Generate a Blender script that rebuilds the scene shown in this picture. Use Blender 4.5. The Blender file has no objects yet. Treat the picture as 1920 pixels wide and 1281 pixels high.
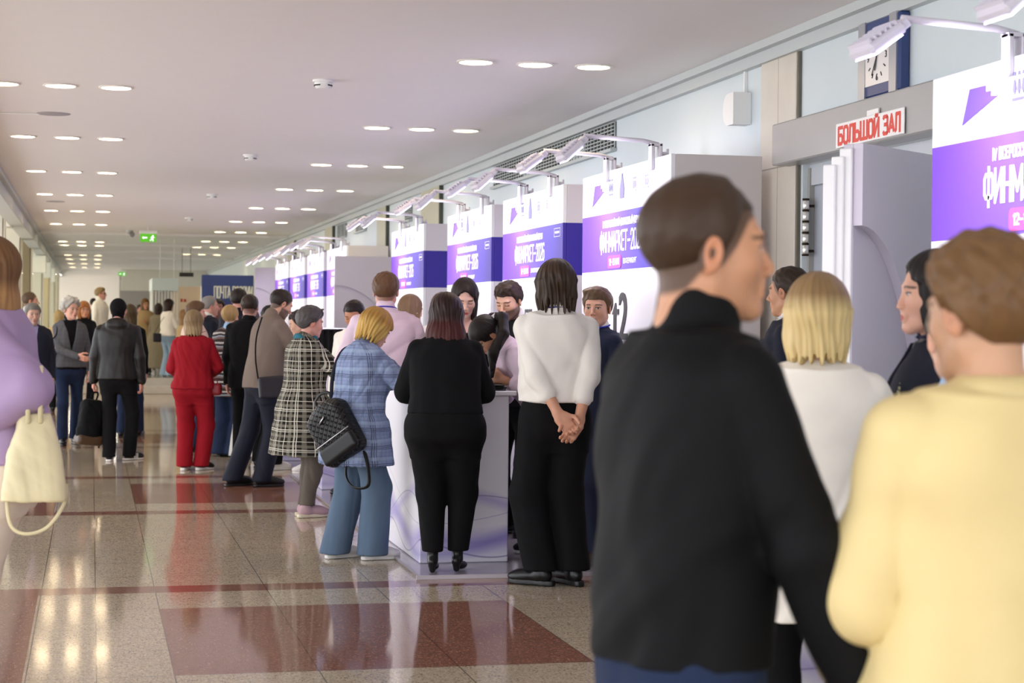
import bpy, math, random
import numpy as np
from mathutils import Matrix, Vector

# ------------------------------------------------------------------ camera, world, lights
S = bpy.context.scene
COL = S.collection
PI = math.pi
R = math.radians

F_PX, YAW, PITCH, ROLL, EYE = 3450.0, 0.2247, -0.011, 0.0095, 1.5
cf = Vector((math.sin(YAW)*math.cos(PITCH), math.cos(YAW)*math.cos(PITCH), math.sin(PITCH)))
cr = Vector((math.cos(YAW), -math.sin(YAW), 0)); cu = cr.cross(cf)
cr2 = cr*math.cos(ROLL)+cu*math.sin(ROLL); cu2 = -cr*math.sin(ROLL)+cu*math.cos(ROLL)
cam = bpy.data.cameras.new('camera'); cam.sensor_fit = 'HORIZONTAL'; cam.sensor_width = 36.0
cam.lens = F_PX/1920*36; cam.clip_start = .05; cam.clip_end = 300
cam.dof.use_dof = True; cam.dof.focus_distance = 10.6; cam.dof.aperture_fstop = 4.5
cam_o = bpy.data.objects.new('camera', cam); COL.objects.link(cam_o)
cam_o.matrix_world = Matrix(((cr2.x, cu2.x, -cf.x, 0), (cr2.y, cu2.y, -cf.y, 0), (cr2.z, cu2.z, -cf.z, EYE), (0, 0, 0, 1)))
S.camera = cam_o

W = bpy.data.worlds.new('world'); S.world = W; W.use_nodes = True
W.node_tree.nodes['Background'].inputs[0].default_value = (.93, .95, 1, 1)
W.node_tree.nodes['Background'].inputs[1].default_value = 3.8

S.view_settings.view_transform = 'Standard'; S.view_settings.look = 'None'
S.view_settings.exposure = 0.0; S.view_settings.gamma = 1.0
S.cycles.max_bounces = 7; S.cycles.diffuse_bounces = 4; S.cycles.glossy_bounces = 3
S.cycles.sample_clamp_indirect = 6.0; S.cycles.caustics_reflective = False; S.cycles.caustics_refractive = False

CEIL = 3.2
LEFT_ROWS = [13.9, 17.9, 22.1, 26.2, 30.2, 34.5, 38.2, 42.4, 44.6, 48.2, 51.6, 55.3, 59.7, 64.1, 67.7, 71.0]
RIGHT_ROWS = [11.82, 16.1, 20.13, 24.1, 28.3, 32.4, 36.4, 41.0, 44.4, 49.5]

def area_light(name, loc, sx, sy, power, colr, rot=(0, 0, 0), spread=PI):
    l = bpy.data.lights.new(name, 'AREA'); l.shape = 'RECTANGLE'; l.size = sx; l.size_y = sy
    l.energy = power; l.color = colr; l.spread = spread
    o = bpy.data.objects.new(name, l); COL.objects.link(o); o.location = loc; o.rotation_euler = rot
    return o
WARM = (1, .86, .68); FARWARM = (1, .82, .58)
# ------------------------------------------------------------------ object helpers
def tag(o, label=None, cat=None, group=None, kind=None):
    if label: o['label'] = label
    if cat: o['category'] = cat
    if group: o['group'] = group
    if kind: o['kind'] = kind
    return o
def thing(name, label, cat, loc=(0, 0, 0), rz=0, group=None):
    o = bpy.data.objects.new(name, None); COL.objects.link(o)
    o.empty_display_size = .1
    o.location = loc; o.rotation_euler = (0, 0, rz)
    return tag(o, label, cat, group)
def mesh_obj(name, V, Fc, mat, parent=None, smooth=False, cols=None, mats=None, fm=None):
    me = bpy.data.meshes.new(name)
    V = np.asarray(V, dtype=np.float32)
    if isinstance(Fc, np.ndarray) and Fc.ndim == 2:
        n, k = Fc.shape
        me.vertices.add(len(V)); me.vertices.foreach_set('co', V.ravel())
        me.loops.add(n*k); me.loops.foreach_set('vertex_index', Fc.astype(np.int32).ravel())
        me.polygons.add(n); me.polygons.foreach_set('loop_start', np.arange(0, n*k, k, dtype=np.int32))
        me.update(calc_edges=True)
    else:
        me.from_pydata([tuple(map(float, v)) for v in V], [], [tuple(f) for f in Fc]); me.update()
    if smooth: me.polygons.foreach_set('use_smooth', np.ones(len(me.polygons), dtype=bool))
    for m in (mats or ([mat] if mat else [])): me.materials.append(m)
    if fm is not None: me.polygons.foreach_set('material_index', np.asarray(fm, dtype=np.int32))
    if cols is not None:
        a = me.color_attributes.new('Col', 'FLOAT_COLOR', 'POINT')
        c4 = np.ones((len(V), 4), dtype=np.float32); c4[:, :3] = cols; a.data.foreach_set('color', c4.ravel())
    o = bpy.data.objects.new(name, me); COL.objects.link(o)
    if parent: o.parent = parent
    return o

class MB:
    """collects polygons for one mesh"""
    def __init__(s): s.v = []; s.f = []; s.m = []
    def add(s, V, Fc, mi=0):
        b = len(s.v); s.v += [tuple(v) for v in V]; s.f += [tuple(i+b for i in f) for f in Fc]; s.m += [mi]*len(Fc); return s
    def box(s, x0, x1, y0, y1, z0, z1, mi=0, bev=0.0, M=None):
        if bev <= 0:
            V = [(x, y, z) for x in (x0, x1) for y in (y0, y1) for z in (z0, z1)]
            Fc = [(0, 1, 3, 2), (4, 6, 7, 5), (0, 4, 5, 1), (2, 3, 7, 6), (0, 2, 6, 4), (1, 5, 7, 3)]
        else:
            b = min(bev, abs(x1-x0)*.45, abs(y1-y0)*.45, abs(z1-z0)*.45)
            V = []; ix = {}
            for a, X in enumerate((x0, x1)):
                for c, Y in enumerate((y0, y1)):
                    for e, Z in enumerate((z0, z1)):
                        sx, sy, sz = (1 if a == 0 else -1)*b, (1 if c == 0 else -1)*b, (1 if e == 0 else -1)*b
                        for k, p in enumerate(((X, Y+sy, Z+sz), (X+sx, Y, Z+sz), (X+sx, Y+sy, Z))):
                            ix[(a, c, e, k)] = len(V); V.append(p)
            Fc = []
            for a in (0, 1):
                q = [ix[(a, 0, 0, 0)], ix[(a, 0, 1, 0)], ix[(a, 1, 1, 0)], ix[(a, 1, 0, 0)]]; Fc.append(q if a == 0 else q[::-1])
                q = [ix[(0, a, 0, 1)], ix[(1, a, 0, 1)], ix[(1, a, 1, 1)], ix[(0, a, 1, 1)]]; Fc.append(q if a == 0 else q[::-1])
                q = [ix[(0, 0, a, 2)], ix[(0, 1, a, 2)], ix[(1, 1, a, 2)], ix[(1, 0, a, 2)]]; Fc.append(q if a == 0 else q[::-1])
            for a in (0, 1):
                for c in (0, 1):
                    fl = (a+c) % 2
                    q = [ix[(a, c, 0, 0)], ix[(a, c, 0, 1)], ix[(a, c, 1, 1)], ix[(a, c, 1, 0)]]; Fc.append(q if fl else q[::-1])
                    q = [ix[(a, 0, c, 0)], ix[(a, 0, c, 2)], ix[(a, 1, c, 2)], ix[(a, 1, c, 0)]]; Fc.append(q if not fl else q[::-1])
                    q = [ix[(0, a, c, 1)], ix[(0, a, c, 2)], ix[(1, a, c, 2)], ix[(1, a, c, 1)]]; Fc.append(q if fl else q[::-1])
                    for e in (0, 1):
                        q = [ix[(a, c, e, k)] for k in range(3)]; Fc.append(q if (a+c+e) % 2 == 0 else q[::-1])
        if M is not None: V = [tuple(M @ Vector(p)) for p in V]
        return s.add(V, Fc, mi)
    def tube(s, pts, r, n=8, mi=0, cap=True, rs=None, flat=1.0):
        pts = [Vector(p) for p in pts]; V = []; Fc = []; up = None
        for i, p in enumerate(pts):
            t = (pts[min(i+1, len(pts)-1)]-pts[max(i-1, 0)]).normalized()
            if up is None:
                up = Vector((0, 0, 1)) if abs(t.z) < .9 else Vector((0, 1, 0))
            a = t.cross(up)
            if a.length < 1e-5: a = t.cross(Vector((1, 0, .1)))
            a.normalize(); b = a.cross(t).normalized(); up = b
            rr = rs[i] if rs else r
            for k in range(n):
                w = 2*PI*k/n; V.append(p+a*math.cos(w)*rr+b*math.sin(w)*rr*flat)
        for i in range(len(pts)-1):
            for k in range(n):
                Fc.append((i*n+k, i*n+(k+1) % n, (i+1)*n+(k+1) % n, (i+1)*n+k))
        if cap: Fc.append(tuple(range(n))[::-1]); Fc.append(tuple((len(pts)-1)*n+k for k in range(n)))
        return s.add(V, Fc, mi)
    def lathe(s, prof, n=24, c=(0, 0, 0), mi=0):
        V = []; Fc = []
        for r_, z in prof:
            for k in range(n): V.append((c[0]+r_*math.cos(2*PI*k/n), c[1]+r_*math.sin(2*PI*k/n), c[2]+z))
        for i in range(len(prof)-1):
            for k in range(n): Fc.append((i*n+k, i*n+(k+1) % n, (i+1)*n+(k+1) % n, (i+1)*n+k))
        Fc.append(tuple(range(n))[::-1]); Fc.append(tuple((len(prof)-1)*n+k for k in range(n)))
        return s.add(V, Fc, mi)
    def prism(s, poly, axis, a, b, mi=0):
        """extrude a 2D polygon along an axis"""
        n = len(poly)
        def P(p, t): return {'x': (t, p[0], p[1]), 'y': (p[0], t, p[1]), 'z': (p[0], p[1], t)}[axis]
        V = [P(p, a) for p in poly]+[P(p, b) for p in poly]
        Fc = [tuple(range(n))[::-1], tuple(range(n, 2*n))]+[(i, (i+1) % n, n+(i+1) % n, n+i) for i in range(n)]
        return s.add(V, Fc, mi)
    def build(s, name, mat, parent=None, smooth=False):
        mats = mat if isinstance(mat, list) else [mat]
        return mesh_obj(name, s.v, s.f, None, parent, smooth, mats=mats, fm=s.m)
def smooth_angle(o, a=35):
    me = o.data; me.polygons.foreach_set('use_smooth', np.ones(len(me.polygons), dtype=bool))
    try: me.set_sharp_from_angle(angle=R(a))
    except Exception: pass
    return o
def struct(o): return tag(o, kind='structure')

def text_obj(name, s, mat, parent, loc, rot, size, sx=1.0, bold=.0, align='CENTER', depth=.0015, spacing=1.0, sy=1.0):
    cu_ = bpy.data.curves.new('lettering_curve', 'FONT'); cu_.body = s; cu_.size = size; cu_.align_x = align; cu_.align_y = 'CENTER'
    cu_.extrude = depth; cu_.space_character = spacing; cu_.resolution_u = 3
    t = bpy.data.objects.new('lettering_curve', cu_); COL.objects.link(t)
    dg = bpy.context.evaluated_depsgraph_get(); me = bpy.data.meshes.new_from_object(t.evaluated_get(dg))
    bpy.data.objects.remove(t)
    if bold > 0:      # heavier strokes: the same letters laid side by side
        n = len(me.vertices); co = np.empty(n*3, f_ := np.float32); me.vertices.foreach_get('co', co); co = co.reshape(-1, 3)
        fs = [tuple(p.vertices) for p in me.polygons]; V_, F_ = [], []
        for q, dx in enumerate((-1.3, 0, 1.3)): V_ += (co+np.array((dx*bold, 0, .0002*q))).tolist(); F_ += [tuple(i+q*n for i in f) for f in fs]
        me = bpy.data.meshes.new(name); me.from_pydata(V_, [], F_); me.update()
    me.materials.clear(); me.materials.append(mat); me.name = name
    o = bpy.data.objects.new(name, me); COL.objects.link(o); o.parent = parent
    o.location = loc; o.rotation_euler = rot; o.scale = (sx, sy, 1)
    return o


_l, _r, _t, _b = .07, .43, .93, .07
_ring = [(_l, .2), (_l, .8), (.15, _t), (.35, _t), (_r, .8), (_r, .2), (.35, _b), (.15, _b), (_l, .2)]
_soft = [(_l, _t), (_l, _b), (.33, _b), (_r, .17), (_r, .42), (.33, .53), (_l, .53)]
_three = [[(_l, .8), (.12, _t), (.36, _t), (.42, .85), (.42, .62), (.34, .53), (.2, .53)], [(.34, .53), (_r, .43), (_r, .16), (.37, _b), (.12, _b), (_l, .2)]]
_ii = [(_l, _t), (_l, _b), (_r, _t), (_r, _b)]
GLYPH = {   # condensed capitals as strokes: (advance, polylines)
    'А': (.5, [[(.05, _b), (.25, _t), (.45, _b)], [(.13, .33), (.37, .33)]]), 'Б': (.5, [[(.41, _t), (_l, _t), (_l, _b), (.33, _b), (_r, .17), (_r, .42), (.33, .53), (_l, .53)]]),
    'В': (.5, [[(_l, _b), (_l, _t), (.32, _t), (.41, .85), (.41, .62), (.32, .53), (_l, .53)], [(.32, .53), (_r, .43), (_r, .16), (.33, _b), (_l, _b)]]), 'Г': (.44, [[(_l, _b), (_l, _t), (.4, _t)]]),
    'Е': (.48, [[(.41, _t), (_l, _t), (_l, _b), (.41, _b)], [(_l, .51), (.38, .51)]]), 'З': (.5, _three), 'И': (.5, [_ii]), 'Й': (.5, [_ii, [(.14, 1.17), (.2, 1.09), (.3, 1.09), (.36, 1.17)]]),
    'К': (.5, [[(_l, _b), (_l, _t)], [(_r, _t), (.10, .47)], [(.17, .57), (_r, _b)]]), 'Л': (.52, [[(.03, _b), (.12, .15), (.14, _t), (_r, _t), (_r, _b)]]), 'М': (.62, [[(_l, _b), (_l, _t), (.31, .3), (.55, _t), (.55, _b)]]),
    'Н': (.5, [[(_l, _b), (_l, _t)], [(_r, _b), (_r, _t)], [(_l, .51), (_r, .51)]]), 'О': (.5, [_ring]), '0': (.5, [_ring]), 'П': (.5, [[(_l, _b), (_l, _t), (_r, _t), (_r, _b)]]),
    'Р': (.5, [[(_l, _b), (_l, _t), (.34, _t), (_r, .83), (_r, .56), (.34, .45), (_l, .45)]]), 'С': (.5, [[(_r, .7), (_r, .8), (.35, _t), (.15, _t), (_l, .8), (_l, .2), (.15, _b), (.35, _b), (_r, .2), (_r, .3)]]),
    'Т': (.5, [[(.03, _t), (.47, _t)], [(.25, _t), (.25, _b)]]), 'У': (.5, [[(_l, _t), (.26, .35)], [(_r, _t), (.24, .15), (.15, _b), (.06, _b)]]),
    'Ф': (.62, [[(.31, -.02), (.31, 1.0)], [(.07, .32), (.07, .70), (.15, .82), (.47, .82), (.55, .70), (.55, .32), (.47, .2), (.15, .2), (.07, .32)]]), 'Ч': (.5, [[(_l, _t), (_l, .55), (.14, .46), (_r, .46)], [(_r, _t), (_r, _b)]]),
    'Ш': (.7, [[(_l, _t), (_l, _b), (.63, _b), (.63, _t)], [(.35, _t), (.35, _b)]]), 'Ь': (.5, [_soft]), 'Ы': (.66, [_soft, [(.59, _b), (.59, _t)]]), 'Я': (.5, [[(_r, _b), (_r, _t), (.16, _t), (_l, .83), (_l, .58), (.16, .48), (_r, .48)], [(.25, .48), (.06, _b)]]),
    '1': (.36, [[(.06, .74), (.24, _t), (.24, _b)]]), '2': (.5, [[(_l, .74), (_l, .82), (.15, _t), (.35, _t), (_r, .82), (_r, .62), (_l, _b), (_r, _b)]]), '3': (.5, _three), '6': (.5, [[(_r, .8), (.35, _t), (.15, _t), (_l, .8), (_l, .2), (.15, _b), (.35, _b), (_r, .2), (_r, .45), (.35, .56), (_l, .52)]]),
    '–': (.5, [[(.06, .47), (.44, .47)]]), 'I': (.2, [[(.1, _b), (.1, _t)]]), 'V': (.5, [[(.04, _t), (.25, _b), (.46, _t)]]), ' ': (.26, [])}
def stroke_text(name, s, mat, parent, loc, rot, h, width, th, depth=.0015):
    tot = sum(GLYPH[c][0] for c in s); sx = width/tot; x0 = -width/2; m = MB(); k = 0
    def pr(poly, z): 
        n = len(poly); m.add([(p[0], p[1], 0) for p in poly]+[(p[0], p[1], z) for p in poly], [tuple(range(n, 2*n))]+[(i, (i+1) % n, n+(i+1) % n, n+i) for i in range(n)])
    for c in s:
        adv, pls = GLYPH[c]
        for pl in pls:
            q = [Vector((x0+p[0]*sx, (p[1]-.5)*h)) for p in pl]
            for i in range(len(q)-1):
                d = q[i+1]-q[i]; d.normalize(); n_ = Vector((-d.y, d.x))*th/2; e0 = d*(th/2 if i == 0 and abs(d.x*d.y) < .01 else 0); e1 = d*(th/2 if i == len(q)-2 and abs(d.x*d.y) < .01 else 0); k += 1
                pr([q[i]-n_-e0, q[i+1]-n_+e1, q[i+1]+n_+e1, q[i]+n_-e0], depth+.00001*(k % 7))
            for i in range(1, len(q)-1): pr([q[i]+Vector((math.cos(a_*PI/4+PI/8), math.sin(a_*PI/4+PI/8)))*th*.54 for a_ in range(8)], depth+.00009)
            if len(q) > 2 and pl[0] == pl[-1]: pr([q[0]+Vector((math.cos(a_*PI/4+PI/8), math.sin(a_*PI/4+PI/8)))*th*.54 for a_ in range(8)], depth+.00009)
        x0 += adv*sx
    o = m.build(name, mat, parent); o.location = loc; o.rotation_euler = rot; return o

# ------------------------------------------------------------------ materials
class NT:
    def __init__(s, name):
        s.mat = bpy.data.materials.new(name); s.mat.use_nodes = True; s.t = s.mat.node_tree; s.t.nodes.clear()
        s.out = s.n('ShaderNodeOutputMaterial'); s.b = s.n('ShaderNodeBsdfPrincipled'); s.l(s.b.outputs[0], s.out.inputs[0])
    def n(s, ty, **kw):
        o = s.t.nodes.new(ty)
        for k, v in kw.items(): setattr(o, k, v)
        return o
    def l(s, a, b): s.t.links.new(a, b)
    def val(s, sock, v):
        if isinstance(v, bpy.types.NodeSocket): s.l(v, sock)
        else: sock.default_value = v
    def m(s, op, a, b=None, c=None, clamp=False):
        o = s.n('ShaderNodeMath', operation=op); o.use_clamp = clamp
        for i, v in enumerate((a, b, c)):
            if v is not None: s.val(o.inputs[i], v)
        return o.outputs[0]
    def mix(s, f, a, b):
        o = s.n('ShaderNodeMix', data_type='RGBA'); s.val(o.inputs[0], f)
        s.val(o.inputs[6], a if isinstance(a, bpy.types.NodeSocket) else (*a, 1)); s.val(o.inputs[7], b if isinstance(b, bpy.types.NodeSocket) else (*b, 1))
        return o.outputs[2]
    def obj(s): 
        tc = s.n('ShaderNodeTexCoord'); return tc.outputs['Object']
    def xyz(s, v=None):
        x = s.n('ShaderNodeSeparateXYZ'); s.l(v or s.obj(), x.inputs[0]); return x.outputs
    def noise(s, scale, detail=3, rough=.5, v=None, sc=None):
        o = s.n('ShaderNodeTexNoise'); o.inputs['Scale'].default_value = scale; o.inputs['Detail'].default_value = detail; o.inputs['Roughness'].default_value = rough
        v = v or s.obj()
        if sc:
            mp = s.n('ShaderNodeMapping'); mp.inputs['Scale'].default_value = sc; s.l(v, mp.inputs[0]); v = mp.outputs[0]
        s.l(v, o.inputs['Vector']); return o.outputs['Fac']
    def bump(s, h, strength=.3, dist=.01):
        o = s.n('ShaderNodeBump'); o.inputs['Strength'].default_value = strength; o.inputs['Distance'].default_value = dist
        s.l(h, o.inputs['Height']); s.l(o.outputs[0], s.b.inputs['Normal'])
    def set(s, color=None, rough=None, metal=None, spec=None, sheen=None, emit=None, es=None):
        b = s.b.inputs
        if color is not None: s.val(b['Base Color'], color if isinstance(color, bpy.types.NodeSocket) else (*color, 1))
        if rough is not None: s.val(b['Roughness'], rough)
        if metal is not None: b['Metallic'].default_value = metal
        if spec is not None: b['Specular IOR Level'].default_value = spec
        if sheen is not None: b['Sheen Weight'].default_value = sheen; b['Sheen Roughness'].default_value = .5
        if emit is not None: s.val(b['Emission Color'], (*emit, 1)); b['Emission Strength'].default_value = es
        return s
def srgb(*c):
    if len(c) == 1:
        h = c[0].lstrip('#'); c = [int(h[i:i+2], 16)/255 for i in (0, 2, 4)]
    return tuple(x/12.92 if x <= .04045 else ((x+.055)/1.055)**2.4 for x in c)
_M = {}
def plain(name, hexc, rough=.6, metal=0, spec=.5, noise=.04, bump=0, emit=None, es=0):
    k = ('p', name)
    if k in _M: return _M[k]
    t = NT(name); c = srgb(hexc)
    if noise:
        f = t.noise(6, 4); t.set(t.mix(f, tuple(x*(1-noise) for x in c), tuple(min(1, x*(1+noise)) for x in c)))
    else: t.set(c)
    t.set(rough=rough, metal=metal, spec=spec)
    if bump: t.bump(t.noise(220, 2), bump, .002)
    if emit: t.set(emit=emit, es=es)
    _M[k] = t.mat; return t.mat
def fabric(name, hexc, rough=.85, sheen=.0, weave=600, ws=.25, fold=.0, var=.06, spec=.25):
    k = ('f', name)
    if k in _M: return _M[k]
    t = NT(name); c = srgb(hexc)
    f = t.noise(9, 4); t.set(t.mix(f, tuple(x*(1-var) for x in c), tuple(min(1, x*(1+var)) for x in c)), rough=rough, spec=spec, sheen=sheen)
    h = t.noise(weave, 2)
    if fold: 
        g = t.noise(14, 3, .55); h = t.m('ADD', t.m('MULTIPLY', h, .15), t.m('MULTIPLY', g, fold))
        t.bump(h, .6, .012)
    else: t.bump(h, ws, .0015)
    _M[k] = t.mat; return t.mat
def plaid(name, base, bands, rough=.9):
    """base hex; bands: (axis, period, centre, half width, hex, opacity) in metres, axis 'z' or 'a' (arc round the body)"""
    t = NT(name); x, y, z = t.xyz()
    arc = t.m('MULTIPLY', t.m('ARCTAN2', x, t.m('ADD', y, .0001)), .17)
    wob = t.m('MULTIPLY', t.noise(5, 2), .02)
    arc = t.m('ADD', arc, wob); zz = t.m('ADD', z, wob)
    c = srgb(base)
    col = t.mix(0.0, c, c)
    for ax, per, cen, hw, hx, op in bands:
        u = zz if ax == 'z' else arc
        fr = t.m('FRACT', t.m('DIVIDE', t.m('SUBTRACT', u, cen-5*per), per))
        d = t.m('MULTIPLY', t.m('ABSOLUTE', t.m('SUBTRACT', fr, .5)), per)
        mask = t.m('MULTIPLY', t.m('LESS_THAN', d, hw), op)
        col = t.mix(mask, col, srgb(hx))
    t.set(col, rough=rough, spec=.2); t.bump(t.noise(700, 2), .2, .0015)
    return t.mat
def emissive(name, hexc, s):
    k = ('e', name)
    if k in _M: return _M[k]
    t = NT(name); t.set((0, 0, 0), rough=.6, emit=srgb(hexc), es=s); _M[k] = t.mat; return t.mat

WHITE = plain('white_paint', '#ECECEA', .55, noise=.015)
WHITE_GLOSS = plain('white_laminate', '#EDEBF2', .3, noise=.01)
BLACK = plain('black_plastic', '#121214', .45)
CHROME = plain('brushed_metal', '#B9B9BC', .3, metal=1, noise=.02)
TEXTW = plain('white_lettering', '#FFFFFF', .6, noise=0)
def ordinal(i): return ['first', 'second', 'third', 'fourth', 'fifth', 'sixth', 'seventh', 'eighth', 'ninth', 'tenth', 'eleventh', 'twelfth', 'thirteenth', 'fourteenth', 'fifteenth', 'sixteenth', 'seventeenth', 'eighteenth', 'nineteenth', 'twentieth'][i]
# ------------------------------------------------------------------ the setting
def floor_material():
    t = NT('polished_granite'); x, y, z = t.xyz()
    def rng(v, a, b): return t.m('MULTIPLY', t.m('GREATER_THAN', v, a), t.m('LESS_THAN', v, b))
    cyc = t.m('MULTIPLY', t.m('FRACT', t.m('DIVIDE', t.m('ADD', y, 7.29*4-7.0), 7.29)), 7.29)
    band = t.m('ADD', rng(cyc, 0, .25), rng(cyc, 3.2, 3.45))
    patch = t.m('MULTIPLY', rng(cyc, .82, 2.63), rng(x, .35, 2.17))
    side = t.m('MULTIPLY', rng(cyc, .2, 3.25), t.m('ADD', rng(x, -2.1, -.27), rng(x, 2.79, 4.6)))
    red = t.m('MINIMUM', t.m('ADD', t.m('ADD', band, patch), side), 1.0)
    red = t.m('MULTIPLY', red, t.m('LESS_THAN', y, 36.8))
    v = t.n('ShaderNodeTexVoronoi'); v.inputs['Scale'].default_value = 150; t.l(t.obj(), v.inputs['Vector'])
    sp = t.n('ShaderNodeSeparateColor'); t.l(v.outputs['Color'], sp.inputs[0])
    grain = sp.outputs[0]; big = t.noise(1.3, 3)
    light = t.mix(grain, srgb('#A3937F'), srgb('#DCCCB2')); light = t.mix(t.m('GREATER_THAN', sp.outputs[1], .93), light, srgb('#7A6E62'))
    light = t.mix(t.m('MULTIPLY', big, .35), light, srgb('#A39479'))
    rd = t.mix(grain, srgb('#7A4E3C'), srgb('#9E7262')); rd = t.mix(t.m('GREATER_THAN', sp.outputs[1], .92), rd, srgb('#A98A78'))
    col = t.mix(red, light, rd)
    def seam(v, per, off, w):
        f = t.m('FRACT', t.m('DIVIDE', t.m('ADD', v, 50*per-off), per)); d = t.m('MINIMUM', f, t.m('SUBTRACT', 1.0, f))
        return t.m('LESS_THAN', t.m('MULTIPLY', d, per), w)
    s = t.m('MAXIMUM', seam(x, .607, .35, .0025), seam(y, .607, 7.82, .0025))
    s = t.m('MAXIMUM', s, t.m('LESS_THAN', t.m('ABSOLUTE', t.m('SUBTRACT', x, .03)), .0025))
    col = t.mix(t.m('MULTIPLY', s, .75), col, srgb('#2E2822'))
    t.set(col, rough=t.m('ADD', t.m('MULTIPLY', t.noise(3, 3), .03), .06), spec=.6)
    return t.mat
WALLM = plain('wall_paint', '#D3DDE0', .6, noise=.015)
CEILM = plain('ceiling_paint', '#ECE9E8', .75, noise=.015)
TRIMM = plain('painted_trim', '#C3C8C8', .5)
struct(mesh_obj('floor', [(-5, -6, 0), (5, -6, 0), (5, 37.2, 0), (-5, 37.2, 0)], [(0, 1, 2, 3)], floor_material()))
m = MB(); m.box(-7, 6, 36.9, 37.25, .0, .15, bev=.01); m.box(-7, 6, 37.25, 37.6, .0, .30, bev=.01)
struct(m.build('trim_1', plain('pale_step_granite', '#C9C4BB', .3, noise=.12)))
struct(mesh_obj('floor_raised', [(-7, 37.5, .3), (7, 37.5, .3), (7, 80, .3), (-7, 80, .3)], [(0, 1, 2, 3)], plain('grey_granite', '#84807A', .15, noise=.25)))
m = MB(); m.box(-4.3, 4.2, -3, 80, CEIL, CEIL+.1); struct(m.build('ceiling', CEILM))
for i, y in enumerate((37.6, 43.2, 47.5, 52.5)):
    m = MB(); m.box(-1.1, 4, y, y+.12, CEIL-.05, CEIL-.001); struct(m.build(f'trim_{i+2}', CEILM))
m = MB(); m.box(-1.32, -1.08, -3, 74, 2.98, CEIL-.001, bev=.01); m.box(-1.42, -1.02, -3, 74, CEIL-.06, CEIL-.002); struct(m.build('trim_6', TRIMM))
# right wall with its door opening, cornice, pilasters
m = MB(); m.box(4.0, 4.2, -3, 8.3, 0, CEIL); m.box(4.0, 4.2, 10.0, 80, 0, CEIL); m.box(4.0, 4.2, 8.3, 10.0, 2.42, CEIL)
struct(m.build('wall_right', WALLM))
m = MB(); m.box(3.90, 4.0, -3, 74, CEIL-.05, CEIL-.001); m.box(3.95, 4.0, -3, 74, CEIL-.12, CEIL-.05); struct(m.build('trim_7', TRIMM))
def marble():
    t = NT('pale_marble'); x, y, z = t.xyz()
    n = t.noise(2.0, 6, .65); col = t.mix(n, srgb('#C4BCAE'), srgb('#E2DCD0'))
    s = t.m('LESS_THAN', t.m('ABSOLUTE', t.m('SUBTRACT', z, 2.43)), .004); s = t.m('MAXIMUM', s, t.m('LESS_THAN', t.m('ABSOLUTE', t.m('SUBTRACT', z, 1.4)), .004))
    s = t.m('MAXIMUM', s, t.m('LESS_THAN', t.m('ABSOLUTE', t.m('SUBTRACT', y, 10.33)), .004))
    t.set(t.mix(t.m('MULTIPLY', s, .6), col, srgb('#4D463C')), rough=.4); return t.mat
m = MB(); m.box(3.97, 4.0, 10.05, 10.62, 0, CEIL-.12, bev=.004); struct(m.build('trim_8', marble()))
m = MB(); m.box(3.98, 3.999, 10.03, 10.05, 0, CEIL-.12); struct(m.build('trim_9', plain('rough_reveal', '#6E6A5E', .8, noise=.3)))
PIL = plain('olive_pilaster', '#B9B79F', .4, noise=.06)
for i, (a, b) in enumerate(((21.2, 22.4), (25.2, 26.0), (31.0, 32.0), (37, 38.2))):
    m = MB(); m.box(3.95, 4.0, a, b, 0, CEIL-.12); struct(m.build(f'trim_{10+i}', PIL))
    m = MB(); m.box(3.955, 3.998, a-.03, a, 0, CEIL-.12); struct(m.build(f'trim_{20+i}', plain('dark_reveal', '#45483F', .6)))
# door to the hall, wide grey lintel
m = MB(); m.box(3.86, 4.0, 8.0, 10.14, 2.42, 2.66, bev=.008); struct(m.build('trim_30', plain('grey_lintel', '#A9A8A6', .4, metal=.2)))
dr = thing('door_1', None, None, (4.06, 9.15, 0)); struct(dr)
m = MB(); m.box(0, .05, -.84, .84, 0.01, 2.3, bev=.006); m.build('door_leaf', plain('grey_blue_door', '#AEB4BF', .4), dr)
m = MB(); m.box(-.02, .05, -.85, .85, 2.3, 2.42); m.build('transom', plain('pale_transom', '#C6CAD0', .4), dr)
m = MB(); m.box(-.03, .0, .82, .85, 0.01, 2.4); m.build('jamb', plain('pale_jamb', '#A3A29C', .5), dr)
hd = MB()
for k in range(5): hd.lathe([(.014, 0), (.020, .01), (.020, .05), (.014, .058)], 10, (-.06, .80, 1.9+k*.064), 0)
for k in range(6): hd.lathe([(.021, -.004), (.021, .006)], 10, (-.06, .80, 1.9+k*.064-.004), 1)
hd.tube([(-.06, .8, 1.92), (-.01, .8, 1.92)], .008, mi=1); hd.tube([(-.06, .8, 2.18), (-.01, .8, 2.18)], .008, mi=1)
hd.build('door_handle', [plain('glass_beads', '#E4E2DA', .08, metal=.6, noise=0), plain('dark_bronze', '#38291C', .35, metal=.8)], dr, True)
# door sign БОЛЬШОЙ ЗАЛ
sg = thing('door_sign', 'white door sign with red capital letters fixed on the grey lintel', 'sign', (3.855, 8.74, 2.495))
m = MB(); m.box(-.008, 0, -.42, .42, -.062, .068, bev=.003); m.box(-.008, 0, -.12, .02, .068, .095); m.build('sign_board', plain('sign_white', '#F6F4F2', .5, noise=0), sg)
def fit(o, w):
    d = o.dimensions.x if False else (max(v.co.x for v in o.data.vertices)-min(v.co.x for v in o.data.vertices))
    o.scale.x = w/d
    return o
RX = (R(90), 0, R(-90))
stroke_text('lettering', 'БОЛЬШОЙ ЗАЛ', plain('sign_red', '#E0402C', .5, noise=0), sg, (-.0085, 0, 0), RX, .098, .78, .019)
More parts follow.
